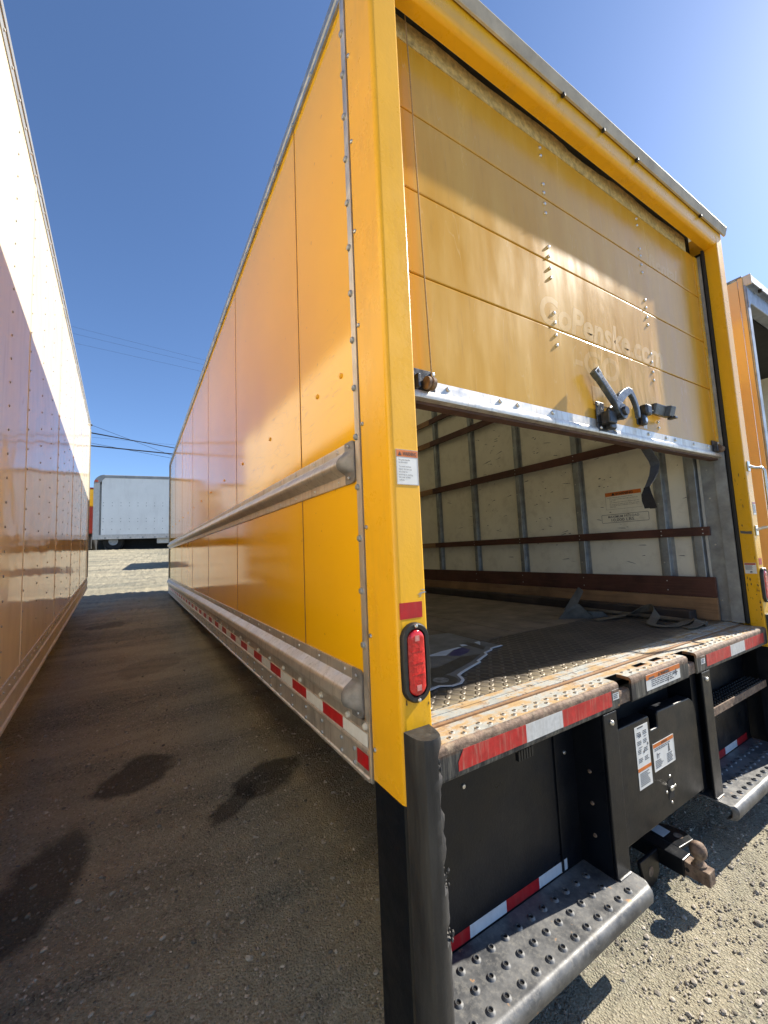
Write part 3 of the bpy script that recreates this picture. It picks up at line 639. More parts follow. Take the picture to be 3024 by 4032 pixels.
# ---------------------------------------------------------------- roll-up door
def door():
    YD = 0.105
    d = part('roll_up_door', MB().box(0.115, 2.475, YD + 0.020, YD + 0.032, 1.862, 3.17), 'underwood', truck)
    js = [1.905, 2.288, 2.594, 2.892, 3.17]
    for a, b in zip(js[:-1], js[1:]):
        part('door_panel', MB().box(0.112, 2.478, YD, YD + 0.018, a + 0.0022, b - 0.0022), 'door', d, bevel=0.004)
    box('edge_channel', 2.440, 2.481, YD - 0.003, YD - 0.0004, 1.93, 3.165, 'yellow', d)
    br = part('bottom_rail', MB().prism([(YD - 0.004, 1.924), (YD - 0.004, 1.888), (YD - 0.009, 1.884), (YD - 0.012, 1.872), (YD - 0.009, 1.861), (YD + 0.012, 1.857), (YD + 0.012, 1.903), (YD - 0.001, 1.904), (YD - 0.001, 1.924)], 'x', 0.112, 2.479), 'alu', d, smooth=40)
    box('bottom_seal', 0.112, 2.479, YD + 0.013, YD + 0.055, 1.848, 1.862, 'underwood', d)
    bx = [0.307, 0.557, 0.652, 0.86, 1.62, 1.80, 1.90, 2.12, 2.30]
    bolts('rail_bolt', 'bolt_rear', dome(0.0085, 0.007, (0, -1, 0)), 'steel', br, [(x, YD - 0.004, 1.908) for x in bx])
    hz = [3.133, 3.094, 2.956, 2.915, 2.863, 2.818, 2.660, 2.617, 2.562, 2.518, 2.358, 2.313, 2.258, 2.213, 1.985, 1.955]
    bolts('hinge_bolt', 'bolt_rear_hinge', dome(0.0075, 0.007, (0, -1, 0)), 'steel', d, [(x, YD, z) for x in (0.930, 1.740) for z in hz if not (z < 2 and x < 1)])
    bolts('edge_rivet', 'rivet_rear_edge', dome(0.005, 0.004, (0, -1, 0)), 'yellow', d, [(2.463, YD - 0.003, z) for z in hz])
    lettering('faded_lettering', [('GoPenske.com', 0.838, 2.301, 0.128, 1.03)], 'faded', d, (0, YD, 0), *REAR, bold=0.032, shear=0.22, off=0.0002)
    lettering('faded_lettering', [('Rental', 1.83, 2.897, 0.078, 0.34)], 'faded_dim', d, (0, YD, 0), *REAR, bold=0.03, shear=0.2, off=0.0002)
    lettering('faded_lettering', [('-GO', 1.05, 2.135, 0.115, 0.36)], 'faded_dim', d, (0, YD, 0), *REAR, bold=0.03, shear=0.2, off=0.0002)
    # corner rollers and the pull cord
    for x, s in ((0.205, 1), (2.405, -1)):
        rb = part('roller_bracket', MB().box(x - 0.045, x + 0.045, YD - 0.008, YD - 0.0045, 1.875, 1.955), 'darkiron', d, bevel=0.003)
        part('bracket_lug', MB().box(x - 0.040, x - 0.03, YD - 0.030, YD - 0.008, 1.885, 1.93), 'darkiron', rb, bevel=0.002)
        part('cord_pulley', MB().lathe((x - 0.008, YD - 0.024, 1.905), (1, 0, 0), [(0.010, 0), (0.021, 0.002), (0.021, 0.012), (0.013, 0.016), (0.021, 0.020), (0.021, 0.032), (0.010, 0.036)], 18), 'rustpin', rb, smooth=40)
        bolts('bracket_bolt', 'bolt_rear_br', dome(0.008, 0.006, (0, -1, 0)), 'steel', rb, [(x - 0.025, YD - 0.009, 1.905), (x + 0.035, YD - 0.009, 1.945)])
    part('pull_cord', MB().tube([(0.197, 0.085, 3.235), (0.199, 0.078, 3.0), (0.207, 0.076, 2.5), (0.220, 0.076, 1.93), (0.221, 0.078, 1.912)], 0.0028, 6), 'cord', d, smooth=60)
    # dents' drip marks and small sticker
    plate('sticker', d, (1.165, YD - 0.0002, 1.995), (1, 0, 0), (0, 0, 1), (0, -1, 0), 0.15, 0.085, 'faded')
    # lever latch
    lv = part('door_latch', MB().box(1.163, 1.315, YD - 0.012, YD - 0.006, 1.868, 1.905), 'darkiron', d, bevel=0.003)
    part('latch_plate', MB().box(1.163, 1.225, YD - 0.0118, YD - 0.0062, 1.906, 2.005), 'darkiron', d, bevel=0.003)
    part('latch_hub', MB().lathe((1.275, YD - 0.012, 1.955), (0, -1, 0), [(0.040, 0), (0.040, 0.012), (0.034, 0.016), (0.034, 0.06)], 24), 'darkiron', d, smooth=40)
    part('pivot_bolt', MB().lathe((1.275, YD - 0.072, 1.955), (0, -1, 0), [(0.021, 0), (0.021, 0.010), (0.018, 0.014), (0.006, 0.014)], 20), 'darkiron', d, smooth=40)
    # lever bar: from the pivot up and left, with an eye at its end
    P0, P1 = Vector((1.275, YD - 0.062, 1.952)), Vector((1.125, YD - 0.040, 2.125)); t = (P1 - P0).normalized(); s = Vector((0, -1, 0)).cross(t).normalized(); nn = t.cross(s)
    rings = []
    for k, w, h in ((-0.030, 0.015, 0.009), (-0.022, 0.026, 0.012), (0.0, 0.032, 0.012), (0.03, 0.027, 0.012), (0.055, 0.0175, 0.013), (0.19, 0.0165, 0.013), (0.205, 0.020, 0.014), (0.235, 0.021, 0.014)):
        c = P0 + t * k; rings.append([c - s * w - nn * h, c + s * w - nn * h, c + s * w + nn * h, c - s * w + nn * h])
    part('lever', MB().loft(rings), 'lever', d, bevel=0.004)
    eye = P0 + t * 0.222
    out = nn if nn.y < 0 else -nn
    part('lever_eye', MB().lathe(eye + out * 0.0135, out, [(0.008, 0), (0.008, 0.0012), (0.002, 0.0012)], 12), 'gap', d)
    lettering('raised_lettering', [('WHITING', 0.062, -0.0095, 0.019, 0.125)], 'darkiron', d, P0 + out * 0.0132, t, out.cross(t), out, bold=0.03, off=0.001)
    # hook arm
    arc = [(x - 0.028, z) for x, z in [(1.268, 1.985), (1.30, 2.02), (1.335, 2.045), (1.372, 2.063), (1.392, 2.062), (1.412, 2.04), (1.430, 2.01), (1.442, 1.975), (1.440, 1.945)]]
    wd = [0.020, 0.022, 0.020, 0.018, 0.016, 0.014, 0.012, 0.0105, 0.009]
    rings = []
    for i, (x, z) in enumerate(arc):
        a = arc[max(0, i - 1)]; b = arc[min(len(arc) - 1, i + 1)]; tx, tz = b[0] - a[0], b[1] - a[1]; l = math.hypot(tx, tz); nx, nz = -tz / l, tx / l; w = wd[i]
        rings.append([(x - nx * w, YD - 0.050, z - nz * w), (x + nx * w, YD - 0.050, z + nz * w), (x + nx * w, YD - 0.070, z + nz * w), (x - nx * w, YD - 0.070, z - nz * w)])
    part('latch_hook', MB().loft(rings), 'lever', d, bevel=0.004)
    part('latch_housing', MB().box(1.185, 1.245, YD - 0.055, YD - 0.012, 1.898, 1.955), 'darkiron', d, bevel=0.006)
    part('latch_tongue', MB().box(1.215, 1.262, YD - 0.042, YD - 0.013, 1.88, 1.925), 'darkiron', d, bevel=0.005)
    bolts('latch_rivet', 'rivet_rear_latch', dome(0.008, 0.006, (0, -1, 0)), 'steel', d, [(1.178, YD - 0.012, 1.990), (1.185, YD - 0.012, 1.885), (1.245, YD - 0.012, 1.887), (1.300, YD - 0.012, 1.888)])
    # padlock hasp and its flap
    part('hasp_plate', MB().box(1.52, 1.585, YD - 0.006, YD - 0.0003, 1.945, 2.045), 'darkiron', d, bevel=0.003)
    part('hasp_body', MB().box(1.545, 1.598, YD - 0.045, YD - 0.006, 1.99, 2.045), 'darkiron', d, bevel=0.010)
    part('hasp_leg', MB().box(1.535, 1.575, YD - 0.030, YD - 0.006, 1.942, 1.995), 'darkiron', d, bevel=0.008)
    part('keyhole_plate', MB().cyl((1.556, YD - 0.0302, 1.966), (0, -1, 0), 0.011, 0.002, 14), 'steel', d)
    plate('sticker', d, (1.588, YD - 0.0002, 1.935), (1, 0, 0), (0, 0, 1), (0, -1, 0), 0.032, 0.075, 'label')
    rects('sticker_band', d, (1.588, YD - 0.0002, 1.935), (1, 0, 0), (0, 0, 1), (0, -1, 0), [(0.002, 0.045, 0.028, 0.02)], 'redtape')
    part('hasp_pin', MB().cyl((1.598, YD - 0.03, 2.022), (1, 0, 0), 0.004, 0.04, 8), 'steel', d)
    part('hasp_flap', MB().loft([[(x, YD - 0.045 - o, 2.058 + 0.0 * x), (x, YD - 0.015, 2.058), (x, YD - 0.010, 2.012), (x, YD - 0.030 - o, 2.006)] for x, o in ((1.628, 0.0), (1.64, 0.004), (1.74, 0.004), (1.752, 0.020), (1.80, 0.022))]), 'darkiron', d, bevel=0.003)
    part('hasp_flap_lip', MB().box(1.772, 1.80, YD - 0.068, YD - 0.03, 1.995, 2.006), 'darkiron', d, bevel=0.002)
    # pull strap hanging from the door's inner edge
    e = Vector((0.45, -0.89, 0))
    def strap(nm, pts, k, tl, m):
        P = [Vector(p) for p in pts]; n = 5; Q = []; K = []; T = []
        for i in range(len(P) - 1):
            for q in range(n): f = q / n; Q.append(P[i].lerp(P[i + 1], f)); K.append(k[i] * (1 - f) + k[i + 1] * f); T.append(tl[i] * (1 - f) + tl[i + 1] * f)
        Q.append(P[-1]); K.append(k[-1]); T.append(tl[-1])
        part(nm, MB().ribbon(Q, [tuple(e * a + Vector((0, 0, t))) for a, t in zip(K, T)], 0.0016), m, d, smooth=60)
    strap('pull_strap', [(1.668, 0.150, 1.865), (1.705, 0.146, 1.82), (1.735, 0.142, 1.785), (1.742, 0.142, 1.765), (1.72, 0.142, 1.72), (1.672, 0.142, 1.672), (1.634, 0.142, 1.642)], [0.024, 0.024, 0.023, 0.021, 0.021, 0.018, 0.013], [-0.006, -0.006, -0.004, 0.003, 0.008, 0.008, 0.006], 'webbing')
    strap('strap_loop', [(1.634, 0.142, 1.645), (1.622, 0.141, 1.61), (1.628, 0.139, 1.575), (1.642, 0.137, 1.537)], [0.012, 0.022, 0.027, 0.027], [0.004, 0.002, 0, 0], 'webdark')
    strap('strap_loop', [(1.636, 0.146, 1.645), (1.660, 0.150, 1.60), (1.676, 0.150, 1.565), (1.668, 0.140, 1.536)], [0.012, 0.015, 0.016, 0.012], [0.004, 0, 0, 0], 'webdark')
door()

# ---------------------------------------------------------------- left post warning label
def post_labels():
    # measured on the rear face of the left post
    u, v, nrm = REAR; o = (0.0175, -0.0003, 1.556)
    w, h = 0.0735, 0.098
    lb = plate('warning_label', truck, o, u, v, nrm, w, h)
    rects('label_band', lb, o, u, v, nrm, [(0.0012, h - 0.0205, w - 0.0024, 0.0185)], 'orange', off=0.0010)
    rects('label_frame', lb, o, u, v, nrm, [(0.0006, 0.0006, w - 0.0012, 0.0006), (0.0006, h - 0.0012, w - 0.0012, 0.0006), (0.0006, 0.0006, 0.0006, h - 0.0012), (w - 0.0012, 0.0006, 0.0006, h - 0.0012)], 'greyink', off=0.0010)
    lettering('lettering', [('WARNING', 0.022, h - 0.0165, 0.0105, 0.045)], 'ink', lb, o, u, v, nrm, bold=0.02, off=0.0018)
    part('alert_triangle', MB().poly([(0.007, h - 0.0170), (0.0175, h - 0.0170), (0.01225, h - 0.0065)], Vector(o) + Vector(nrm) * 0.0016, u, v, nrm, 0.0003), 'ink', lb)
    ls = [('No grab handle', 0.0665), ('on this side!', 0.0590), ('To avoid serious', 0.0480), ('injury, do not use', 0.0405), ('this side for', 0.0330), ('entering or exiting', 0.0255), ('the rear of this', 0.0180), ('vehicle.', 0.0105)]
    lettering('lettering', [(t, 0.007, y, 0.0048, None) for t, y in ls], 'greyink', lb, o, u, v, nrm, off=0.0018)
    # stickers on the right post
    o = (TW - 0.0955 - 0.0003, 0.062, 1.155); u2, n2 = (0, -1, 0), (-1, 0, 0)
    lb = plate('safety_label', truck, o, u2, (0, 0, 1), n2, 0.054, 0.062)
    rects('label_band', lb, o, u2, (0, 0, 1), n2, [(0.002, 0.051, 0.05, 0.009)], 'redtape')
    rects('label_print', lb, o, u2, (0, 0, 1), n2, fakelines(0.004, 0.045, 0.044, 5, 0.0055, 0.0022) + [(0.024, 0.006, 0.010, 0.008)], 'greyink')
    o = (TW - 0.062, -0.0003, 1.50)
    lb = plate('safety_label', truck, o, *REAR, 0.045, 0.075)
    rects('label_band', lb, o, *REAR, [(0.002, 0.064, 0.041, 0.009)], 'redtape')
    rects('label_print', lb, o, *REAR, fakelines(0.004, 0.056, 0.036, 8, 0.0062, 0.0022), 'greyink')
    gh = part('grab_handle', MB().tube([(2.545, -0.004, 1.79), (2.552, -0.03, 1.775), (2.56, -0.058, 1.772), (2.562, -0.066, 1.755), (2.562, -0.066, 1.45), (2.56, -0.058, 1.425), (2.552, -0.03, 1.42), (2.545, -0.004, 1.41)], 0.0085, 10), 'steel', truck, smooth=60)
    for z in (1.79, 1.405): part('handle_foot', MB().box(2.528, 2.562, -0.006, -0.0005, z - 0.03, z + 0.03), 'steel', gh, bevel=0.003)
post_labels()
# ---------------------------------------------------------------- cargo floor and inner walls
def interior():
    ZF = 0.866
    fl = box('cargo_floor', 0.06, TW - 0.046, 0.10, TL - 0.03, 0.80, ZF - 0.022, 'darkgrey', truck)
    part('tread_plate', MB().box(0.098, TW - 0.098, 0.186, 0.778, ZF - 0.021, ZF), 'tread', fl, bevel=0.001)
    x = 0.098; rs = random.Random(9)
    while x < TW - 0.12:
        w = min(0.158, TW - 0.098 - x)
        part('plank', MB().box(x + 0.002, x + w - 0.002, 0.780, TL - 0.035, ZF - 0.021, ZF + rs.uniform(-0.002, 0.001)), 'plank', fl, bevel=0.002); x += 0.158
    XW = 2.5
    iw = box('inner_wall', XW + 0.032, XW + 0.05, 0.24, TL - 0.035, 0.80, 3.34, 'cream', truck)
    posts = [0.25 if i == 0 else 0.466 + 0.597 * (i - 1) for i in range(14)]
    pw = 0.034
    for i, (a, b) in enumerate(zip(posts[:-1], posts[1:])):
        part('wall_panel', MB().box(XW + 0.012, XW + 0.030, a - 0.29 if False else a + 0.001, b - 0.001, 0.87, 3.33), 'cream', iw)
    hat = [(XW + 0.0115, -0.048), (XW + 0.0095, -0.048), (XW + 0.0095, -0.026), (XW - 0.020, -0.022), (XW - 0.022, -0.020), (XW - 0.022, 0.020), (XW - 0.020, 0.022), (XW + 0.0095, 0.026), (XW + 0.0095, 0.048), (XW + 0.0115, 0.048)]
    hm = MB().prism(hat, 'z', 0.868, 3.33).mesh('wall_post')
    for y in posts: link('wall_post', hm, 'galv', iw, (0, y + 0.02 if y == 0.25 else y, 0))
    bolts('post_rivet', 'rivet_wall', dome(0.005, 0.004, (-1, 0, 0)), 'steel', iw, [(XW - 0.022, y + 0.012, z) for y in posts[1:6] for z in (1.22, 1.62, 1.85, 2.3)])
    def board(nm, z0, z1, m1, m2, th, y1=8.2):
        for a, b, m in ((0.198, 2.913, m1), (2.917, 5.6, m2), (5.604, y1, m2)):
            sb = part(nm, MB().box(XW - 0.0225 - th, XW - 0.0225, a, b, z0, z1), m, iw, bevel=0.002)
    board('slat', 1.388, 1.444, 'slat', 'oak', 0.016)
    board('slat', 2.030, 2.096, 'slat', 'oak', 0.016)
    board('slat', 2.610, 2.676, 'slat', 'oak', 0.016)
    board('slat', 2.885, 2.950, 'slat', 'oak', 0.016)
    board('kick_board', 1.007, 1.131, 'slat', 'slat', 0.018)
    board('kick_board', 0.868, 1.005, 'oak', 'oak', 0.022)
    bolts('board_screw', 'screw_board', dome(0.004, 0.002, (-1, 0, 0)), 'steel', iw, [(XW - 0.0385, y + dy, z) for y in posts[1:5] for z, dy in ((1.402, 0.006), (1.43, 0.006), (2.046, 0.004), (2.08, 0.004))] + [(XW - 0.0405, y, z) for y in posts[1:5] for z in (1.04, 1.10)] + [(XW - 0.0385, 0.235, z) for z in (1.403, 1.428)])
    # scuffs on the liner
    rs = random.Random(21); mbk = MB()
    for k in range(110):
        y = rs.choice([rs.uniform(1.1, 2.2), rs.uniform(0.3, 2.8)]); z = rs.uniform(1.2, 2.55); l = rs.uniform(0.004, 0.045) * (1 if k % 3 else 0.4); t = rs.uniform(0.0008, 0.003); a = rs.uniform(-0.25, 0.25)
        dy, dz = math.cos(a) * l, math.sin(a) * l
        if min(abs(y - p) for p in posts) < 0.07: continue
        mbk.poly([(-dy, -dz - t), (0, -t * 0.6), (dy, dz), (dy * 0.4, dz * 0.5 + t), (-dy * 0.7, -dz + t)], (XW + 0.0118, y, z), (0, 1, 0), (0, 0, 1), (-1, 0, 0), 0.0003)
    for k in range(46):
        y0 = rs.choice([1.33, 1.40, 1.45, 0.85, 2.05]); z0 = rs.choice([2.34, 2.21, 1.86, 1.80, 1.74, 1.6]); y = y0 + rs.uniform(-0.06, 0.06); z = z0 + rs.uniform(-0.012, 0.012); l = rs.uniform(0.003, 0.012)
        if min(abs(y - p) for p in posts) < 0.07: continue
        mbk.poly([(-l, -l * 0.2), (0, -l * 0.4), (l, 0), (0, l * 0.4)], (XW + 0.0118, y, z), (0, 1, 0), (0, 0, 1), (-1, 0, 0), 0.0003)
    sc = part('wall_scuffs', mbk, 'greyink', iw); sc['kind'] = 'stuff'
    # left inner liner
    il = box('inner_wall', 0.056, 0.066, 0.16, TL - 0.035, 0.868, 3.33, 'cream', truck)
    for z0, z1, m in ((1.007, 1.131, 'slat'), (0.868, 1.005, 'oak'), (1.388, 1.444, 'slat'), (2.03, 2.096, 'slat'), (2.61, 2.676, 'slat')):
        part('slat', MB().box(0.067, 0.085, 0.24, TL - 0.04, z0, z1), m, il)
    # wall notices
    u, v, nrm = RWALL; o = (XW + 0.0117, 0.858, 1.617); w, h = 0.262, 0.131
    lb = plate('warning_label', truck, o, u, v, nrm, w, h, 'cream', th=0.0006)
    rects('label_band', lb, o, u, v, nrm, [(0, h - 0.030, w, 0.029)], 'orange', off=0.0008)
    lettering('lettering', [('WARNING', 0.077, h - 0.0255, 0.0185, 0.128)], 'ink', lb, o, u, v, nrm, bold=0.03, off=0.0016)
    part('alert_triangle', MB().poly([(0.048, h - 0.026), (0.074, h - 0.026), (0.061, h - 0.004)], Vector(o) + Vector(nrm) * 0.0014, u, v, nrm, 0.0003), 'ink', lb)
    ls = [('To prevent serious injury or property damage:', 0.012, 0.087), ('Do not allow animals or passengers to ride in the', 0.03, 0.073), ('cargo area.', 0.03, 0.063), ('Keep overhead door closed when vehicle is in operation.', 0.03, 0.049), ('Do not transport motor vehicles, ATV\'s, explosives,', 0.03, 0.035), ('corrosives or other combustible materials in the', 0.03, 0.025), ('cargo area.', 0.03, 0.015)]
    lettering('lettering', [(t, x, y, 0.0062, min(0.215, len(t) * 0.0042)) for t, x, y in ls], 'greyink', lb, o, u, v, nrm, bold=0.008, off=0.0012)
    rects('print_outline', lb, o, u, v, nrm, [(0, 0.0, w, 0.001), (0, 0, 0.001, h), (w - 0.001, 0, 0.001, h)], 'webbing', off=0.0008)
    o = (XW + 0.0117, 0.901, 1.516); w, h = 0.342, 0.064; r = 0.008
    mb = MB()
    def rr(ins):
        out = []
        for cx, cy, a0 in ((w - r, r, -90), (w - r, h - r, 0), (r, h - r, 90), (r, r, 180)):
            for k in range(5):
                a = math.radians(a0 + 22.5 * k); out.append((cx + (r - ins) * math.cos(a), cy + (r - ins) * math.sin(a)))
        return out
    A, B = rr(0), rr(0.0028); O, U, V, N = Vector(o), Vector(u), Vector(v), Vector(nrm)
    P = lambda p: O + U * p[0] + V * p[1] + N * 0.0008
    n = len(A); mb.add([P(p) for p in A] + [P(p) for p in B], [(i, (i + 1) % n, (i + 1) % n + n, i + n) for i in range(n)])
    pp = part('payload_notice', mb, 'greyink', truck)
    lettering('lettering', [('MAXIMUM PAYLOAD', 0.052, 0.0375, 0.0175, 0.225), ('10,000 LBS.', 0.075, 0.010, 0.0225, 0.172)], 'greyink', pp, o, u, v, nrm, bold=0.006, off=0.0008)
interior()

# ---------------------------------------------------------------- bumper, steps, hitch
def grip_maker():
    return MB().lathe((0, 0, 0), (0, 0, 1), [(0.0135, 0), (0.0115, 0.003), (0.0085, 0.0055), (0.0070, 0.0055), (0.0062, 0.003), (0.0060, -0.0)], 14)
def small_grip(): return MB().lathe((0, 0, 0), (0, 0, 1), [(0.0085, 0), (0.0068, 0.0022), (0.0055, 0.0026), (0.0048, 0.0010)], 10)
def hole_disc(r): return lambda: MB().cyl((0, 0, 0), (0, 0, 1), r, 0.0006, 12)
def bumper():
    zt, zb = 0.851, 0.760
    def prof(z1=zt): return [(0.056, z1), (0.014, z1), (0.006, z1 - 0.002), (0.0015, z1 - 0.007), (0, z1 - 0.014), (0, zb + 0.008), (0.004, zb), (0.03, zb), (0.03, zb + 0.006), (0.008, zb + 0.008), (0.008, z1 - 0.012), (0.056, z1 - 0.010)]
    bp = part('bumper', MB().prism(prof(), 'x', 0.0965, 0.970).prism(prof(), 'x', 1.058, 1.530).prism(prof(), 'x', 1.615, 2.500), 'bumpface', truck, smooth=50)
    for a, b in ((0.970, 1.058), (1.530, 1.615)):
        part('slot_face', MB().prism([(0.030, 0.812), (0.012, 0.810), (0.009, 0.802), (0.009, zb + 0.004), (0.03, zb + 0.004)], 'x', a + 0.0005, b - 0.0005), 'rustpin', bp)
    # worn top skin, laid 1.5 mm proud, open at the two lashing holes
    tz0, tz1 = zt + 0.0002, zt + 0.0016
    mb = MB()
    def tread(x0, x1, y0=0.013, y1=0.1): mb.box(x0, x1, y0, y1, tz0, tz1)
    tread(0.0965, 0.970); tread(0.970, 1.058, 0.058); tread(1.058, 1.205); tread(1.205, 1.288, 0.013, 0.047); tread(1.205, 1.288, 0.077, 0.1); tread(1.288, 1.340); tread(1.340, 1.420, 0.013, 0.047); tread(1.340, 1.420, 0.077, 0.1); tread(1.420, 1.530); tread(1.530, 1.615, 0.058); tread(1.615, 2.5)
    part('top_skin', mb, 'bumptop', bp)
    part('hole_well', MB().box(1.19, 1.435, 0.058, 0.085, 0.81, 0.825), 'gap', bp)
    part('edge_radius', MB().prism([(0.0145, zt + 0.0012), (0.006, zt - 0.0008), (0.0007, zt - 0.0065), (-0.0006, zt - 0.014), (-0.0006, zt - 0.022), (0.0002, zt - 0.022), (0.0015, zt - 0.007), (0.007, zt - 0.002), (0.0145, zt)], 'x', 0.097, 0.9695).prism([(0.0145, zt + 0.0012), (0.006, zt - 0.0008), (0.0007, zt - 0.0065), (-0.0006, zt - 0.014), (-0.0006, zt - 0.022), (0.0002, zt - 0.022), (0.0015, zt - 0.007), (0.007, zt - 0.002), (0.0145, zt)], 'x', 1.0585, 1.5295).prism([(0.0145, zt + 0.0012), (0.006, zt - 0.0008), (0.0007, zt - 0.0065), (-0.0006, zt - 0.014), (-0.0006, zt - 0.022), (0.0002, zt - 0.022), (0.0015, zt - 0.007), (0.007, zt - 0.002), (0.0145, zt)], 'x', 1.6155, 2.4995), 'rustpin', bp, smooth=60)
    box('sill_timber', 0.098, TW - 0.098, 0.1005, 0.114, 0.82, 0.858, 'oak', bp)
    box('sill_angle', 0.098, TW - 0.098, 0.1145, 0.152, 0.82, 0.861, 'bumptop', bp)
    box('sill_strip', 0.098, TW - 0.098, 0.1525, 0.185, 0.82, 0.8635, 'bumptop', bp)
    pts = []
    x = 0.173
    while x < 2.46:
        for dx, y in ((0, 0.029), (0.027, 0.051)):
            xx = x + dx
            if 0.955 < xx < 1.075 or 1.515 < xx < 1.63 or (1.19 < xx < 1.435 and y > 0.04): continue
            pts.append((xx, y, tz1))
        x += 0.0525
    g = shared('grip_small', small_grip); h = shared('hole_small', hole_disc(0.0052))
    for p in pts: link('grip', g, 'bumptop', bp, p); link('grip_hole', h, 'gap', bp, (p[0], p[1], p[2] + 0.0009))
    for a, b, m in ((0.175, 0.4505, 'wornred'), (0.451, 0.6295, 'wornwhite'), (0.630, 0.917, 'wornred'), (1.712, 1.9895, 'wornred'), (1.990, 2.1715, 'wornwhite'), (2.172, 2.445, 'wornred')):
        part('reflective_tape', MB().poly([(a, 0.776), (b, 0.777), (b, 0.829), (a + 0.02 if a < 0.2 else a, 0.829), (a, 0.80)], (0, -0.0008, 0), *REAR, 0.0006), m, bp)
    o = (1.165, -0.0004, 0.778); lb = plate('warning_label', truck, o, *REAR, 0.282, 0.060)
    rects('label_band', lb, o, *REAR, [(0.0, 0.040, 0.282, 0.0195)], 'orange', off=0.0010)
    lettering('lettering', [('WARNING', 0.115, 0.0425, 0.0125, 0.075)], 'underwood', lb, o, *REAR, bold=0.03, off=0.0018)
    part('alert_triangle', MB().poly([(0.094, 0.0425), (0.110, 0.0425), (0.102, 0.056)], Vector(o) + Vector((0, -0.0016, 0)), *REAR, 0.0003), 'underwood', lb)
    rects('label_print', lb, o, *REAR, fakelines(0.04, 0.033, 0.21, 4, 0.0075, 0.0032), 'greyink', off=0.0010)
    rects('label_scuff', lb, o, *REAR, [(0.02, 0.043, 0.045, 0.006), (0.15, 0.046, 0.03, 0.005), (0.243, 0.018, 0.006, 0.026), (0.172, 0.005, 0.004, 0.02), (0.22, 0.028, 0.04, 0.003)], 'greyink', off=0.0016)
    for x in (0.926, 1.655):
        o = (x, -0.0004, 0.795); lb = plate('small_label', truck, o, *REAR, 0.040, 0.036)
        rects('label_band', lb, o, *REAR, [(0, 0.025, 0.040, 0.0105)], 'rustpin', off=0.0010); rects('label_print', lb, o, *REAR, fakelines(0.004, 0.018, 0.032, 3, 0.006, 0.0025), 'greyink')
bumper()
def steps():
    for mir in (0, 1):
        X = (lambda x: TW - x) if mir else (lambda x: x)
        def S(a, b): return sorted((X(a), X(b)))
        zs = 0.205
        prof = [(0.129, zs), (-0.056, zs), (-0.066, zs - 0.003), (-0.074, zs - 0.011), (-0.077, zs - 0.024), (-0.074, zs - 0.048), (-0.066, zs - 0.060), (-0.030, zs - 0.066), (-0.03, zs - 0.062), (-0.062, zs - 0.055), (-0.070, zs - 0.045), (-0.072, zs - 0.024), (-0.068, zs - 0.012), (-0.058, zs - 0.006), (0.129, zs - 0.006)]
        a, b = S(0.094, 0.930)
        st = part('step', MB().prism(prof, 'x', a, b), 'step', truck, smooth=50)
        # chamfered outer end
        part('step_end', MB().loft([[(X(0.9305), y, z) for y, z in prof], [(X(0.944), y if y > -0.05 else y + 0.016, z) for y, z in prof]]), 'step', st, smooth=50)
        g = shared('grip_big', grip_maker); h = shared('hole_big', hole_disc(0.0066))
        for y, x0 in ((-0.037, 0.145), (0.021, 0.148), (0.079, 0.150)):
            for k in range(13):
                x = x0 + 0.0588 * k
                if x > (0.86 if y < 0 else 0.84 if y < 0.03 else 0.80): continue
                if mir and y > 0 and x < 0.3: pass
                link('grip', g, 'step', st, (X(x), y, zs)); link('grip_hole', h, 'gap', st, (X(x), y, zs + 0.0012))
        a, b = S(0.095, 0.862); rp = box('riser_panel', a, b, 0.131, 0.140, 0.150, 0.79, 'black', truck)
        for p, q, m in ((0.150, 0.293, 'redtape'), (0.2935, 0.451, 'whitetape'), (0.4515, 0.611, 'redtape'), (0.6115, 0.767, 'whitetape')):
            a, b = S(p, q); part('reflective_tape', MB().box(a, b, 0.1302, 0.1308, 0.210, 0.2455), m, rp)
        part('riser_rib', MB().box(*S(0.735, 0.742), 0.124, 0.131, 0.212, 0.75), 'black', rp)
        sp = part('side_plate', MB().box(*S(0.858, 0.866), 0.012, 0.140, 0.2055, 0.757), 'black', truck)
        bolts('plate_bolt', 'bolt_plate' + str(mir), dome(0.0075, 0.006, (1 if mir else -1, 0, 0)), 'rustpin', sp, [(X(0.858), 0.072, z) for z in (0.32, 0.43, 0.54)])
        po = part('step_post', MB().box(*S(0.860, 0.944), 0.001, 0.0115, 0.2055, 0.757), 'black', truck, bevel=0.003)
        part('weld_bead', MB().tube([(X(0.868), -0.002, 0.207), (X(0.90), -0.003, 0.209), (X(0.936), -0.002, 0.207)], 0.004, 6), 'step', po, smooth=60)
        bolts('post_bolt', 'bolt_post', dome(0.010, 0.009, (0, -1, 0)), 'steel', po, [(X(0.905), 0.001, 0.722)])
        # hidden backing so that the bay reads as a black box
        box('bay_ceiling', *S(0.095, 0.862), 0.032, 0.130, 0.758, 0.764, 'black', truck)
    # folded rubber stop under the bumper, left bay
    st = part('rubber_stop', MB().box(0.435, 0.515, 0.03, 0.125, 0.735, 0.757), 'rubber', truck, bevel=0.004)
    for k in range(6): part('stop_fin', MB().box(0.440 + 0.012 * k, 0.448 + 0.012 * k, 0.026, 0.04, 0.712, 0.742), 'rubber', st)
    bolts('riser_bolt', 'bolt_riser', dome(0.008, 0.005, (0, -1, 0)), 'steel', truck, [(0.30, 0.131, 0.640), (0.80, 0.131, 0.60)])
    # grating tread in the right bay
    gr = part('grating_step', MB().box(1.74, 2.495, 0.028, 0.034, 0.520, 0.556), 'rustpin', truck)
    for k in range(5): part('grating_bar', MB().box(1.745, 2.495, 0.036 + 0.019 * k, 0.040 + 0.019 * k, 0.530, 0.553), 'black', gr)
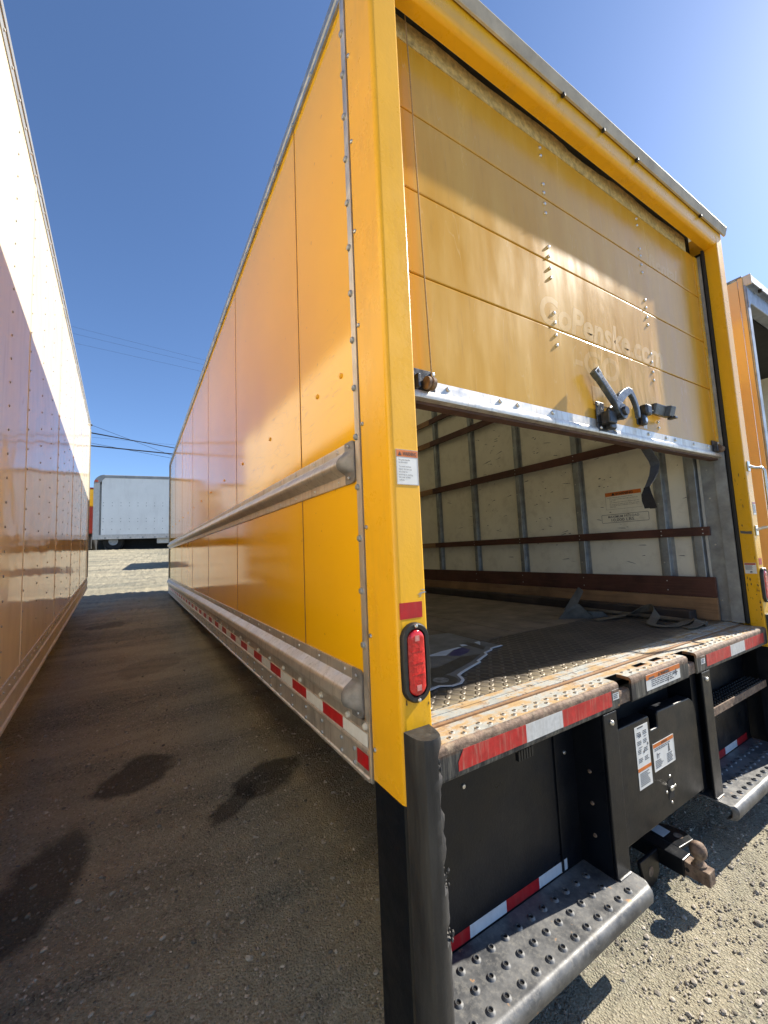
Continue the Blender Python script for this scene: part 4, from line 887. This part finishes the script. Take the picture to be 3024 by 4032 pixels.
    tooth = MB().lathe((0, 0, 0), (0, 0, 1), [(0.006, 0), (0.004, 0.008)], 6).mesh('tooth')
    for k in range(5):
        for j in range(24): link('grating_tooth', tooth, 'black', gr, (1.755 + 0.031 * j + (0.015 if k % 2 else 0), 0.038 + 0.019 * k, 0.553))
    # centre panel with rounded top, notch and latch hole
    YP = 0.02
    out = [(0.947, 0.26), (1.60, 0.26), (1.60, 0.600), (1.585, 0.640), (1.55, 0.664), (1.27, 0.672), (1.262, 0.66), (1.262, 0.618), (1.255, 0.612), (1.207, 0.612), (1.200, 0.62), (1.200, 0.66), (1.193, 0.672), (0.965, 0.674), (0.947, 0.662)]
    cp = part('access_panel', MB().poly(out, (0, YP + 0.05, 0), (1, 0, 0), (0, 0, 1), (0, -1, 0), 0.05), 'black', truck, bevel=0.008)
    box('panel_flank', 1.601, 1.655, 0.03, 0.30, 0.24, 0.757, 'black', truck)
    box('frame_back', 0.95, 1.655, 0.13, 0.14, 0.30, 0.757, 'gap', truck)
    part('latch_recess', MB().box(1.292, 1.337, YP - 0.0012, YP - 0.0004, 0.318, 0.392), 'gap', cp)
    part('recess_latch', MB().box(1.300, 1.322, YP - 0.010, YP - 0.0012, 0.352, 0.368), 'steel', cp, bevel=0.002)
    bolts('panel_bolt', 'bolt_panel', dome(0.0055, 0.004, (0, -1, 0)), 'steel', cp, [(1.314, YP, 0.405), (1.279, YP, 0.352), (1.350, YP, 0.357), (1.312, YP, 0.303)])
    o = (1.083, YP - 0.0003, 0.421); w, h = 0.098, 0.230; lb = plate('instruction_label', truck, o, *REAR, w, h)
    rects('label_band', lb, o, *REAR, [(0, 0.065, w, 0.0125)], 'orange', off=0.001)
    rects('label_print', lb, o, *REAR, fakelines(0.02, 0.222, 0.055, 1, 0.01, 0.004) + fakelines(0.012, 0.055, 0.07, 8, 0.0062, 0.0024) + sum([fakelines(0.012 + 0.044 * (k % 2), 0.205 - 0.032 * (k // 2), 0.032, 3, 0.0058, 0.0022) for k in range(8)], []), 'webbing', off=0.001)
    rects('label_pictogram', lb, o, *REAR, [(0.026, 0.188, 0.006, 0.012), (0.036, 0.189, 0.006, 0.012), (0.05, 0.125, 0.008, 0.009), (0.083, 0.148, 0.007, 0.010), (0.062, 0.185, 0.02, 0.002), (0.02, 0.15, 0.025, 0.002)], 'greyink', off=0.0012)
    o = (1.203, YP - 0.0003, 0.452); w, h = 0.170, 0.105; lb = plate('warning_label', truck, o, *REAR, w, h)
    rects('label_band', lb, o, *REAR, [(0.002, 0.089, w - 0.004, 0.014)], 'orange', off=0.001)
    lettering('lettering', [('WARNING', 0.065, 0.0915, 0.0085, 0.05)], 'underwood', lb, o, *REAR, bold=0.02, off=0.0018)
    rects('label_print', lb, o, *REAR, fakelines(0.012, 0.082, 0.14, 2, 0.006, 0.0024) + fakelines(0.012, 0.036, 0.06, 5, 0.0062, 0.0024) + fakelines(0.105, 0.040, 0.05, 6, 0.0062, 0.0024), 'webbing', off=0.001)
    rects('label_pictogram', lb, o, *REAR, [(0.028, 0.045, 0.003, 0.022), (0.034, 0.058, 0.018, 0.0025), (0.04, 0.044, 0.002, 0.015), (0.118, 0.050, 0.018, 0.003), (0.121, 0.053, 0.010, 0.016), (0.123, 0.070, 0.007, 0.006)], 'greyink', off=0.0012)
    rects('label_frame', lb, o, *REAR, [(0, 0, w, 0.0014), (0, h - 0.0014, w, 0.0014), (0, 0, 0.0014, h), (w - 0.0014, 0, 0.0014, h)], 'label', off=0.0012)
steps()
def hitch():
    hx = 1.30
    ht = part('tow_hitch', MB().box(hx - 0.032, hx + 0.032, -0.02, 0.34, 0.058, 0.122), 'black', truck, bevel=0.004)
    part('drawbar', MB().box(hx - 0.025, hx + 0.025, -0.102, 0.05, 0.066, 0.1165), 'rustpin', ht, bevel=0.003)
    part('drawbar_eye', MB().cyl((hx - 0.0252, -0.028, 0.090), (-1, 0, 0), 0.008, 0.0006, 12), 'gap', ht)
    part('hitch_ball', MB().lathe((hx, -0.062, 0.1165), (0, 0, 1), [(0.024, 0), (0.024, 0.007), (0.017, 0.011), (0.0145, 0.022), (0.016, 0.028), (0.024, 0.034), (0.0285, 0.045), (0.0295, 0.055), (0.0275, 0.066), (0.021, 0.077), (0.011, 0.083), (0.003, 0.084)], 24), 'rustpin', ht, smooth=50)
    part('chain_lug', MB().poly([(1.13, 0.10), (1.150, 0.03), (1.19, 0.0), (1.235, 0.0), (1.266, 0.03), (1.266, 0.115), (1.13, 0.115)], (0, 0.085, 0), (1, 0, 0), (0, 0, 1), (0, -1, 0), 0.014), 'black', ht, bevel=0.003)
    part('chain_lug', MB().poly([(0.0, 0.0), (0.10, -0.01), (0.125, 0.03), (0.115, 0.09), (0.08, 0.14), (0, 0.16)], (1.333, 0.02, 0.108), (1, 0, 0), (0, 1, 0), (0, 0, 1), 0.013), 'black', ht, bevel=0.003)
    part('chain_slot', MB().cyl((1.20, 0.0708, 0.055), (0, -1, 0), 0.018, 0.0006, 14), 'rustpin', ht)
    part('chain_slot', MB().cyl((1.405, 0.055, 0.1212), (0, 0, 1), 0.018, 0.0006, 14), 'rustpin', ht)
    plate('rating_label', ht, (1.345, 0.085, 0.1214), (1, 0, 0), (0.1, 1, 0), (0, 0, 1), 0.06, 0.05)
    part('cross_tube', MB().box(1.02, 1.62, 0.20, 0.29, 0.12, 0.20), 'rustpin', truck, bevel=0.004)
    part('tube_leg', MB().box(1.56, 1.62, 0.20, 0.28, 0.20, 0.34), 'rustpin', truck, bevel=0.004)
    for x in (0.95, 1.58): box('chassis_rail', x, x + 0.07, 0.142, TL - 0.1, 0.60, 0.79, 'darkgrey', truck)
    for k in range(20): box('cross_member', 0.07, TW - 0.07, 0.35 + 0.4 * k, 0.42 + 0.4 * k, 0.742, 0.80, 'darkgrey', truck)
    box('axle', 0.7, 1.9, 1.86, 1.94, 0.40, 0.48, 'darkgrey', truck)
    wm = MB().lathe((0, 0, 0), (1, 0, 0), [(0.15, 0.02), (0.17, 0), (0.29, 0), (0.345, 0.02), (0.36, 0.06), (0.36, 0.17), (0.345, 0.21), (0.29, 0.23), (0.17, 0.23)], 28).mesh('wheel'); wm.shade_smooth()
    rm = MB().lathe((0, 0, 0), (1, 0, 0), [(0.168, 0.01), (0.15, 0.05), (0.06, 0.05), (0.05, 0.02), (0.02, 0.02)], 20).mesh('rim')
    for x in (0.64, 1.73):
        w = link('wheel', wm, 'wheelblack', truck, (x, 1.9, 0.49)); link('rim', rm, 'galv', w)
hitch()
# ------------------------------------------------------------------ things inside the cargo box
def cargo():
    ZF = 0.8665
    t = thing('printed_standee', 'grey die-cut printed sheet shaped like a vehicle, lying on the truck floor', 'cutout', (0.5, 0.5, ZF))
    L = lambda pts: [(x - 0.5, y - 0.5) for x, y in pts]
    outl = [(0.13, 0.33), (0.25, 0.315), (0.341, 0.329), (0.389, 0.338), (0.429, 0.311), (0.475, 0.315), (0.503, 0.335), (0.516, 0.355), (0.531, 0.392), (0.569, 0.412), (0.65, 0.445), (0.73, 0.475), (0.736, 0.493), (0.79, 0.52), (0.845, 0.547), (0.862, 0.575), (0.924, 0.593), (0.945, 0.615), (1.031, 0.625), (1.027, 0.708), (1.024, 0.765), (1.026, 0.80), (1.035, 1.05), (0.62, 1.12), (0.13, 1.05)]
    Z = (0, 0, 1)
    part('sheet', MB().poly(L(outl), (0, 0, 0.0), (1, 0, 0), (0, 1, 0), Z, 0.004), 'cardboard', t)
    edge = outl[1:19]; pts = [(x - 0.5, y - 0.5, 0.0045) for x, y in edge]
    sides = []
    for i in range(len(pts)):
        a, b = Vector(pts[max(0, i - 1)]), Vector(pts[min(len(pts) - 1, i + 1)]); d = (b - a).normalized(); sides.append(tuple(Vector((d.y, -d.x, 0)) * 0.006))
    part('white_border', MB().ribbon(pts, sides, 0.0012), 'cardedge', t)
    def pr(nm, p, m, h=0.0044): part(nm, MB().poly(L(p), (0, 0, h), (1, 0, 0), (0, 1, 0), Z, 0.0004), m, t)
    pr('printed_window', [(0.695, 0.650), (0.733, 0.608), (0.80, 0.628), (0.853, 0.666), (0.842, 0.716), (0.79, 0.712)], 'bluepr')
    pr('printed_window', [(0.60, 0.705), (0.688, 0.655), (0.785, 0.715), (0.845, 0.722), (0.84, 0.74), (0.72, 0.73)], 'palepr')
    pr('printed_window', [(0.865, 0.74), (0.93, 0.735), (0.945, 0.76), (0.88, 0.775)], 'palepr')
    pr('printed_window', [(0.955, 0.70), (1.00, 0.745), (1.012, 0.765), (0.975, 0.765)], 'palepr')
    pr('printed_pillar', [(0.90, 0.62), (0.955, 0.66), (0.95, 0.79), (0.905, 0.79)], 'darkpr', 0.0050)
    pr('printed_body', [(0.42, 0.42), (0.52, 0.43), (0.70, 0.50), (0.83, 0.57), (0.72, 0.59), (0.55, 0.53), (0.40, 0.55)], 'darkpr')
    ring = lambda r, sx=1.0: [(0.435 + r * sx * math.cos(2 * math.pi * k / 24), 0.385 + r * math.sin(2 * math.pi * k / 24)) for k in range(24)]
    pr('printed_tyre', ring(0.062, 1.1), 'darkpr', 0.0052); pr('printed_wheel', ring(0.032), 'wheelpr', 0.0058)
    # dark beam lying along the wall
    tag(part('load_beam', MB().box(2.33, 2.42, 0.30, 7.9, ZF, 0.932), 'beam', bevel=0.006), 'long dark stained timber lying against the wall boards on the truck floor', 'timber')
    tag(part('grey_pole', MB().tube([(2.24, 0.185, 0.882), (2.27, 0.45, 0.882), (2.28, 1.1, 0.882)], 0.014, 10), 'sheet', smooth=60), 'short grey pole end beside the tan strap on the truck floor', 'pole')
    # tan strap
    W2 = 0.024; path = [(1.98, 0.70), (2.10, 0.66), (2.20, 0.63), (2.28, 0.57), (2.30, 0.50), (2.24, 0.44), (2.14, 0.42), (2.05, 0.40), (2.03, 0.34), (2.08, 0.29), (2.17, 0.27), (2.24, 0.24), (2.20, 0.195), (2.12, 0.205), (2.07, 0.235)]
    zz = [0.004, 0.012, 0.020, 0.05, 0.075, 0.05, 0.022, 0.010, 0.008, 0.008, 0.018, 0.04, 0.03, 0.010, 0.006]
    pts = []; sd = []
    n = 6
    for i in range(len(path) - 1):
        for k in range(n):
            f = k / n; f = f; pts.append((path[i][0] * (1 - f) + path[i + 1][0] * f, path[i][1] * (1 - f) + path[i + 1][1] * f, ZF + zz[i] * (1 - f) + zz[i + 1] * f))
    P = np.array(pts); 
    for _ in range(6): P[1:-1] = 0.25 * P[:-2] + 0.5 * P[1:-1] + 0.25 * P[2:]
    for i in range(len(P)):
        d = Vector(P[min(i + 1, len(P) - 1)] - P[max(i - 1, 0)]).normalized(); up = max(0, min(1, (P[i][2] - ZF - 0.02) / 0.05))
        s = Vector((d.y, -d.x, 0)).normalized() * (1 - 0.8 * up) + Vector((0, 0, 1)) * up; sd.append(tuple(s.normalized() * W2)); P[i][2] = max(P[i][2], ZF + 0.003 + abs(sd[-1][2]))
    tag(part('cargo_strap', MB().ribbon([tuple(p) for p in P], sd, 0.0015), 'webtan', smooth=60), 'tan webbing strap lying in loose loops on the tread plate', 'strap')
    # bent sheet corner
    A = [(1.86, 0.93, ZF + 0.003), (2.06, 0.77, ZF + 0.004), (2.00, 0.80, 0.955), (1.955, 0.83, 0.985)]
    mb = MB()
    def sheet(pts, th=0.003):
        v = [Vector(p) for p in pts]; nn = (v[1] - v[0]).cross(v[2] - v[0]).normalized() * th; mb.add(v + [q + nn for q in v], [tuple(range(len(v))), tuple(range(len(v), 2 * len(v)))[::-1]] + [(i, (i + 1) % len(v), (i + 1) % len(v) + len(v), i + len(v)) for i in range(len(v))])
    sheet([(1.88, 0.90, ZF + 0.001), (2.075, 0.755, ZF + 0.001), (1.985, 0.80, 0.962), (1.955, 0.83, 0.985)])
    sheet([(1.905, 0.875, 0.92), (1.965, 0.80, 0.975), (1.985, 0.765, 1.055), (1.945, 0.775, 1.085)])
    sheet([(2.07, 0.757, ZF + 0.002), (2.17, 0.72, ZF + 0.002), (2.13, 0.735, 0.905), (2.03, 0.775, 0.915)])
    tag(part('bent_sheet', mb, 'sheet'), 'crumpled grey sheet with a pointed upright fold on the truck floor', 'sheet')
cargo()

# ------------------------------------------------------------------ white box truck on the left
def white_truck():
    t = thing('box_truck', 'white riveted box truck on the left, half sunlit and half in shadow', 'truck')
    ax = Matrix(((0.9993936, -0.0347877, 0.00153), (0.0348214, 0.9984283, -0.043913), (0.0, 0.0439397, 0.9990342)))
    org = CAMPOS + ax @ Vector((-0.37, 0, -1.38))
    mw = ax.to_4x4(); mw.translation = org; t.matrix_world = mw
    y0, y1 = 0.35, 8.05; WD = 2.55; zt, zb = 3.268, 0.632
    core = box('side_wall', -0.05, -0.004, y0, y1, zb + 0.02, zt - 0.03, 'darkgrey', t)
    seams = [y0] + [1.35 + 1.26 * k for k in range(6)] + [y1 - 0.03]
    for a, b in zip(seams[:-1], seams[1:]):
        part('side_panel', MB().box(-0.0035, 0.0, a + 0.001, b - 0.0012, zb + 0.17, zt - 0.072), 'wside', core)
    # overlapping seam lips
    for s in seams[1:-1]: part('seam_lip', MB().box(0.0002, 0.0022, s - 0.018, s + 0.018, zb + 0.17, zt - 0.073), 'wside', core)
    br = part('bottom_rail', MB().prism([(-0.02, zb + 0.172), (0.004, zb + 0.172), (0.005, zb + 0.165), (0.005, zb + 0.115), (0.011, zb + 0.108), (0.011, zb + 0.085), (0.005, zb + 0.080), (0.005, zb + 0.02), (0.012, zb + 0.014), (0.012, zb), (-0.02, zb)], 'y', y0, y1), 'offwhite', t, smooth=30)
    tr = part('top_rail', MB().prism([(-0.02, zt - 0.073), (0.004, zt - 0.073), (0.005, zt - 0.035), (0.010, zt - 0.032), (0.012, zt - 0.010), (0.004, zt), (-0.03, zt + 0.004), (-0.03, zt - 0.02)], 'y', y0, y1), 'greyrail', t, smooth=30)
    rv = shared('rivet_white', dome(0.0053, 0.0035, (1, 0, 0), 8)); pts = []
    for k in range(0, 20):
        y = 0.51 + 0.42 * k - 0.0
        if y > y1 - 0.05 or y < 1.2: continue
        for j in range(24): pts.append((0.0022 if min(abs(y - s) for s in seams) < 0.02 else 0.0, y, zb + 0.22 + 0.0985 * j))
    pts.sort(key=lambda p: p[1])
    for p in pts[:300]: link('rivet', rv, 'greyrail', core, p)
    mb = MB()
    for p in pts[300:]: mb.lathe(p, (1, 0, 0), [(0.0053, 0), (0.004, 0.0028), (0.002, 0.0035)], 6)
    o = part('rivets', mb, 'greyrail', core); o['kind'] = 'stuff'
    bolts('rail_rivet', 'rivet_white_rail', dome(0.006, 0.005, (1, 0, 0), 8), 'offwhite', tr, [(0.005, 1.3 + 0.14 * i, zt - 0.052) for i in range(48)])
    bolts('rail_rivet', 'rivet_white_rail', dome(0.006, 0.005, (1, 0, 0), 8), 'offwhite', br, [(0.005, 1.5 + 0.105 * i, zb + 0.148) for i in range(62)])
    box('side_wall', -WD, -WD + 0.05, y0, y1, zb, zt, 'wside', t); box('roof', -WD + 0.0505, -0.0505, y0, y1, zt - 0.045, zt - 0.005, 'offwhite', t)
    box('cargo_floor', -WD + 0.0505, -0.0505, y0, y1, zb + 0.02, zb + 0.16, 'darkgrey', t); box('front_wall', -WD + 0.0505, -0.0505, y1 - 0.04, y1 - 0.001, zb + 0.161, zt - 0.046, 'offwhite', t)
    box('rear_door', -WD + 0.0505, -0.0505, y0 + 0.02, y0 + 0.05, zb + 0.161, zt - 0.046, 'offwhite', t)
    part('corner_trim', MB().prism([(0.010, y1 - 0.03), (0.010, y1 + 0.01), (-0.05, y1 + 0.02), (-0.05, y1 - 0.0005), (0.0003, y1 - 0.0005), (0.0003, y1 - 0.03)], 'z', zb + 0.175, zt - 0.08), 'greyrail', t)
    part('marker_lamp', MB().box(0.0125, 0.026, y1 - 0.10, y1 - 0.05, zt - 0.03, zt - 0.008), 'darkgrey', t, bevel=0.003)
    for y in (2.2, 6.6):
        for x in (-0.86, -1.95):
            w = link('wheel', bpy.data.meshes['wheel'], None, t, (x, y, 0.40 + 0.032 * y)); link('rim', bpy.data.meshes['rim'], None, w)
white_truck()

# ------------------------------------------------------------------ neighbour on the right
def right_truck():
    t = thing('box_truck', 'yellow box truck with silver rear frame, cut off at the right edge', 'truck', (3.368, 0.13, 0))
    H = 3.362
    sw = box('side_wall', 0.012, 0.05, 0.05, 8.0, 0.75, H - 0.03, 'cream', t)
    ys = [0.03, 0.70, 1.96, 3.22, 4.48, 5.74, 7.0, 8.0]
    for a, b in zip(ys[:-1], ys[1:]): part('side_panel', MB().box(0.0, 0.010, a + 0.002, b - 0.002, 0.76, H - 0.02), 'peachyellow', sw)
    part('edge_strip', MB().box(-0.002, 0.011, 0.0, 0.029, 0.75, H - 0.01), 'peachyellow', t, bevel=0.003)
    part('top_rail', MB().box(-0.006, 0.03, -0.0, 8.0, H - 0.009, H), 'galv', t)
    part('frame_post', MB().box(0.0005, 0.06, -0.014, -0.0005, 0.60, H - 0.075), 'galv', t, bevel=0.004)
    part('frame_post', MB().box(0.0, 0.018, -0.016, 0.012, 0.60, H - 0.07), 'yellow', t) if False else None
    part('frame_gusset', MB().poly([(0.008, H - 0.26), (0.055, H - 0.22), (0.15, H - 0.12), (0.008, H - 0.10)], (0, -0.0145, 0), *REAR, 0.004), 'galv', t)
    part('header', MB().box(0.0605, 2.53, -0.012, 0.07, H - 0.20, H - 0.075), 'galv', t, bevel=0.006)
    part('drip_rail', MB().prism([(0.03, H + 0.004), (-0.045, H - 0.006), (-0.05, H - 0.07), (-0.042, H - 0.07), (-0.036, H - 0.012), (0.03, H - 0.006)], 'x', 0.02, 2.6), 'galv', t)
    part('drip_cap', MB().box(0.005, 0.019, -0.05, 0.0, H - 0.085, H - 0.004), 'offwhite', t, bevel=0.004)
    part('rail_clip', MB().box(0.20, 0.225, -0.055, -0.03, H - 0.09, H - 0.065), 'rubber', t, bevel=0.003)
    box('roof', 0.05, 2.55, 0.071, 8.0, H - 0.03, H - 0.01, 'roof', t)
    iw = box('inner_wall', 2.50, 2.54, 0.1, 8.0, 0.8, H - 0.035, 'cream', t)
    for z in (1.40, 1.9, 2.4): box('slat', 2.478, 2.4995, 0.2, 7.9, z, z + 0.07, 'oak', iw)
    for k in range(12): box('wall_post', 2.481, 2.4998, 0.4 + 0.6 * k, 0.45 + 0.6 * k, 0.86, H - 0.04, 'galv', iw) if False else None
    box('cargo_floor', 0.051, 2.499, 0.02, 8.0, 0.78, 0.86, 'plank', t); box('front_wall', 0.051, 2.499, 7.95, 8.0, 0.861, H - 0.035, 'cream', t)
    box('door_curtain', 0.07, 2.45, 0.12, 0.9, H - 0.13, H - 0.10, 'darkgrey', t)
    part('bumper', MB().box(0.03, 2.5, -0.05, 0.018, 0.70, 0.79), 'black', t, bevel=0.006)
    part('corner_guard', MB().box(-0.01, 0.085, -0.10, -0.016, 0.15, 0.86), 'black', t, bevel=0.02)
    for x in (0.5, 1.8): w = link('wheel', bpy.data.meshes['wheel'], None, t, (x, 2.0, 0.49)); link('rim', bpy.data.meshes['rim'], None, w)
right_truck()

# ------------------------------------------------------------------ grey box truck far behind
def grey_truck():
    t = thing('box_truck', 'pale grey box truck parked crosswise on the sunlit dirt beyond', 'truck', (-1.985, 18.10, 1.87))
    ang = math.atan2(-0.40, 2.57); t.rotation_euler = (0, 0, ang)
    Lg, Wg = 6.6, 2.45; zb, zt = 0.40, 2.92
    sw = box('side_wall', 0.26, Lg, 0.03, 0.08, zb + 0.17, zt - 0.12, 'darkgrey', t)
    for a, b in ((0.265, 1.302), (1.306, 2.52), (2.524, 3.74), (3.744, 4.96), (4.964, Lg)): part('side_panel', MB().box(a, b, 0.012, 0.029, zb + 0.175, zt - 0.125), 'greybox', sw)
    for x in (1.304, 2.522, 3.742): part('seam_lip', MB().box(x - 0.03, x + 0.03, 0.0095, 0.0118, zb + 0.176, zt - 0.126), 'greybox', sw)
    part('top_rail', MB().prism([(0.0, zt - 0.124), (-0.004, zt - 0.02), (0.03, zt), (0.09, zt), (0.09, zt - 0.124)], 'x', 0.261, Lg), 'greyrail', t)
    arc = [(0.0, zb), (0.0, zt - 0.36)] + [(0.36 - 0.36 * math.cos(a), zt - 0.36 + 0.36 * math.sin(a)) for a in [math.radians(10 * k) for k in range(1, 10)]] + [(0.36, zt - 0.13), (0.20, zt - 0.32), (0.20, zb)]
    mbp = MB().prism([(p[0], p[1]) for p in arc], 'y', 0.004, 0.1)
    cp = part('front_cap', MB().prism([p for p in arc if p[1] < zt - 0.3], 'y', 0.004, Wg), 'offwhite', t)
    part('cap_corner', MB().prism([p for p in arc if p[1] >= zt - 0.36 - 1e-6], 'y', 0.002, Wg), 'greyrail', t)
    part('marker_lamp', MB().box(0.03, 0.14, -0.02, 0.0015, zt - 0.29, zt - 0.22), 'amber', t)
    br = part('bottom_rail', MB().prism([(0.029, zb + 0.172), (0.004, zb + 0.172), (0.004, zb + 0.09), (-0.008, zb + 0.085), (-0.008, zb), (0.06, zb), (0.06, zb + 0.172)], 'x', 0.201, Lg), 'alu', t)
    for k in range(12): part('tie_slot', MB().box(0.38 + 0.42 * k, 0.44 + 0.42 * k, -0.0105, -0.0085, zb + 0.015, zb + 0.075), 'greyrail', br)
    rv = shared('rivet_grey', dome(0.016, 0.012, (0, -1, 0), 6))
    for z in (0.78, 1.08, 1.20, 1.70, 1.82):
        for k in range(10):
            x = 0.33 + 0.29 * k
            if abs(x - 1.304) < 0.05: continue
            link('rivet', rv, 'greyrail', sw, (x, 0.012, z))
    box('roof', 0.362, Lg, 0.091, Wg, zt - 0.06, zt - 0.005, 'greyrail', t)
    box('side_wall', 0.362, Lg, Wg - 0.05, Wg - 0.001, zb, zt - 0.061, 'greybox', t); box('cargo_floor', 0.205, Lg, 0.081, Wg - 0.051, zb, zb + 0.16, 'darkgrey', t)
    part('landing_leg', MB().box(0.33, 0.60, 0.35, 0.60, -0.06, zb - 0.001), 'sheet', t, bevel=0.02)
    for x in (0.62, 1.7, 2.6):
        w = link('wheel', bpy.data.meshes['wheel'], None, t, (x, 0.30 if x < 1 else 1.6, 0.33)); w.rotation_euler = (0, 0, math.pi / 2); link('rim', bpy.data.meshes['rim'], None, w)
    bxu = part('side_box', MB().box(2.15, 3.1, 0.12, 0.55, zb - 0.20, zb - 0.002), 'offwhite', t, bevel=0.01)
    box('underframe', 0.02, Lg, 0.75, 1.7, -0.04, zb - 0.001, 'darkgrey', t)  # extended as a dark box that fills in the shade and closes the sky gap
    box('front_wall', 0.2, 0.25, 0.1, Wg - 0.05, zb + 0.165, zt - 0.37, 'offwhite', t)
grey_truck()
def far_truck():
    t = thing('box_truck', 'sliver of a yellow and red box truck behind the grey truck', 'truck', (-3.35, 22.2, 2.0))
    part('upper_body', MB().box(0, 1.20, 0, 5.0, 2.0, 2.84), 'yellow', t, bevel=0.03); part('lower_body', MB().box(0.002, 1.198, 0.002, 4.998, 0.75, 1.998), 'redbox', t, bevel=0.02)
    part('roof_rail', MB().box(-0.01, 1.21, -0.01, 5.01, 2.845, 2.90), 'redbox', t)
    part('underframe', MB().box(0.2, 1.0, 0.2, 4.8, 0.05, 0.748), 'darkgrey', t)
    for x in (0.05, 0.92):
        for y in (1.0, 4.0): link('wheel', bpy.data.meshes['wheel'], None, t, (x, y, 0.36))
    t = thing('box_truck', 'pale box truck added behind the white truck for its reflection in the yellow side', 'truck', (-10.45, 18.9, 1.88))  # not seen directly, added only for its mirror image
    sw = box('side_wall', 0.0, 7.9, 0.02, 0.08, 0.55, 2.82, 'darkgrey', t)
    for k in range(6): part('side_panel', MB().box(1.31 * k + 0.003, 1.31 * k + 1.307, 0.0, 0.019, 0.56, 2.82), 'greybox', sw)
    part('top_rail', MB().box(-0.01, 7.91, -0.01, 0.08, 2.825, 2.93), 'greyrail', t); part('bottom_rail', MB().box(-0.01, 7.91, -0.012, 0.08, 0.42, 0.545), 'alu', t)
    box('roof', 0, 7.9, 0.085, 2.45, 2.86, 2.92, 'greyrail', t); box('underframe', 0.2, 7.7, 0.6, 1.8, 0.02, 0.415, 'darkgrey', t); box('side_wall', 0, 7.9, 2.40, 2.45, 0.42, 2.855, 'greybox', t)
    for x in (1.2, 6.4):
        w = link('wheel', bpy.data.meshes['wheel'], None, t, (x, 0.3, 0.34)); w.rotation_euler = (0, 0, math.pi / 2); link('rim', bpy.data.meshes['rim'], None, w)
far_truck()

def flatbed():  # unseen trailer, added to throw the shadow band on the far dirt
    t = thing('shadow_flatbed', 'unseen low flatbed trailer added beyond the yellow truck to cast the dark band on the dirt', 'trailer', (0.35, 12.2, 1.13))
    part('deck', MB().box(0, 5.2, 0, 1.35, 0.92, 1.02), 'plank', t, bevel=0.01); part('side_rail', MB().box(0.0, 5.2, -0.05, -0.001, 0.88, 1.0), 'darkiron', t); part('side_rail', MB().box(0.0, 5.2, 1.351, 1.40, 0.88, 1.0), 'darkiron', t)
    for y in (0.2, 1.1): part('frame_rail', MB().box(0.1, 5.1, y, y + 0.08, 0.74, 0.919), 'darkiron', t)
    part('drawbar', MB().box(5.2, 6.3, 0.6, 0.72, 0.76, 0.86), 'darkiron', t)
    for x in (2.8, 3.6):
        for y in (0.10, 1.26):
            w = link('wheel', bpy.data.meshes['wheel'], None, t, (x, y, 0.37)); w.rotation_euler = (0, 0, math.pi / 2); link('rim', bpy.data.meshes['rim'], None, w)
flatbed()

# ------------------------------------------------------------------ overhead cables
def wires():
    def w(a, b, r, label, sag=0.0, name='overhead_cable'):
        a, b = Vector(a), Vector(b); d = (b - a) / (b.x - a.x); p0 = a + d * (-9 - a.x); p1 = a + d * (11 - a.x); n = 14
        pts = [p0.lerp(p1, i / n) - Vector((0, 0, sag * math.sin(math.pi * i / n))) for i in range(n + 1)]
        tag(part(name, MB().tube(pts, r, 6), 'wire', smooth=60), label, 'cable', 'overhead cables crossing the sky')
    w((-2.612, 25, 8.242), (1.329, 25, 7.814), 0.024, 'upper of the two thick black cables just above the grey truck')
    w((-2.6, 24.8, 8.22), (1.329, 24.8, 7.75), 0.012, 'thin cable lashed close under the upper thick black cable')
    w((-2.597, 25, 7.556), (1.142, 25, 7.46), 0.032, 'lowest and thickest black cable above the grey truck')
    w((-2.601, 25.2, 7.744), (1.12, 25.2, 7.252), 0.009, 'thin wire crossing down over the lowest thick cable')
    w((-0.45, 25.4, 8.02), (1.14, 25.4, 7.47), 0.009, 'thin wire slanting from the upper thick cable down to the lower one')
    w((-2.612, 26, 8.277), (1.422, 26, 8.26), 0.005, 'faint hairline wire above the two thick black cables')
    w((-4.257, 30, 16.364), (3.469, 30, 15.826), 0.005, 'topmost of three thin wires high in the blue sky')
    w((-4.165, 30, 15.918), (3.469, 30, 15.459), 0.005, 'middle one of three thin wires high in the blue sky')
    w((-4.069, 30, 15.301), (3.469, 30, 14.915), 0.005, 'lowest of three thin wires high in the blue sky')
wires()
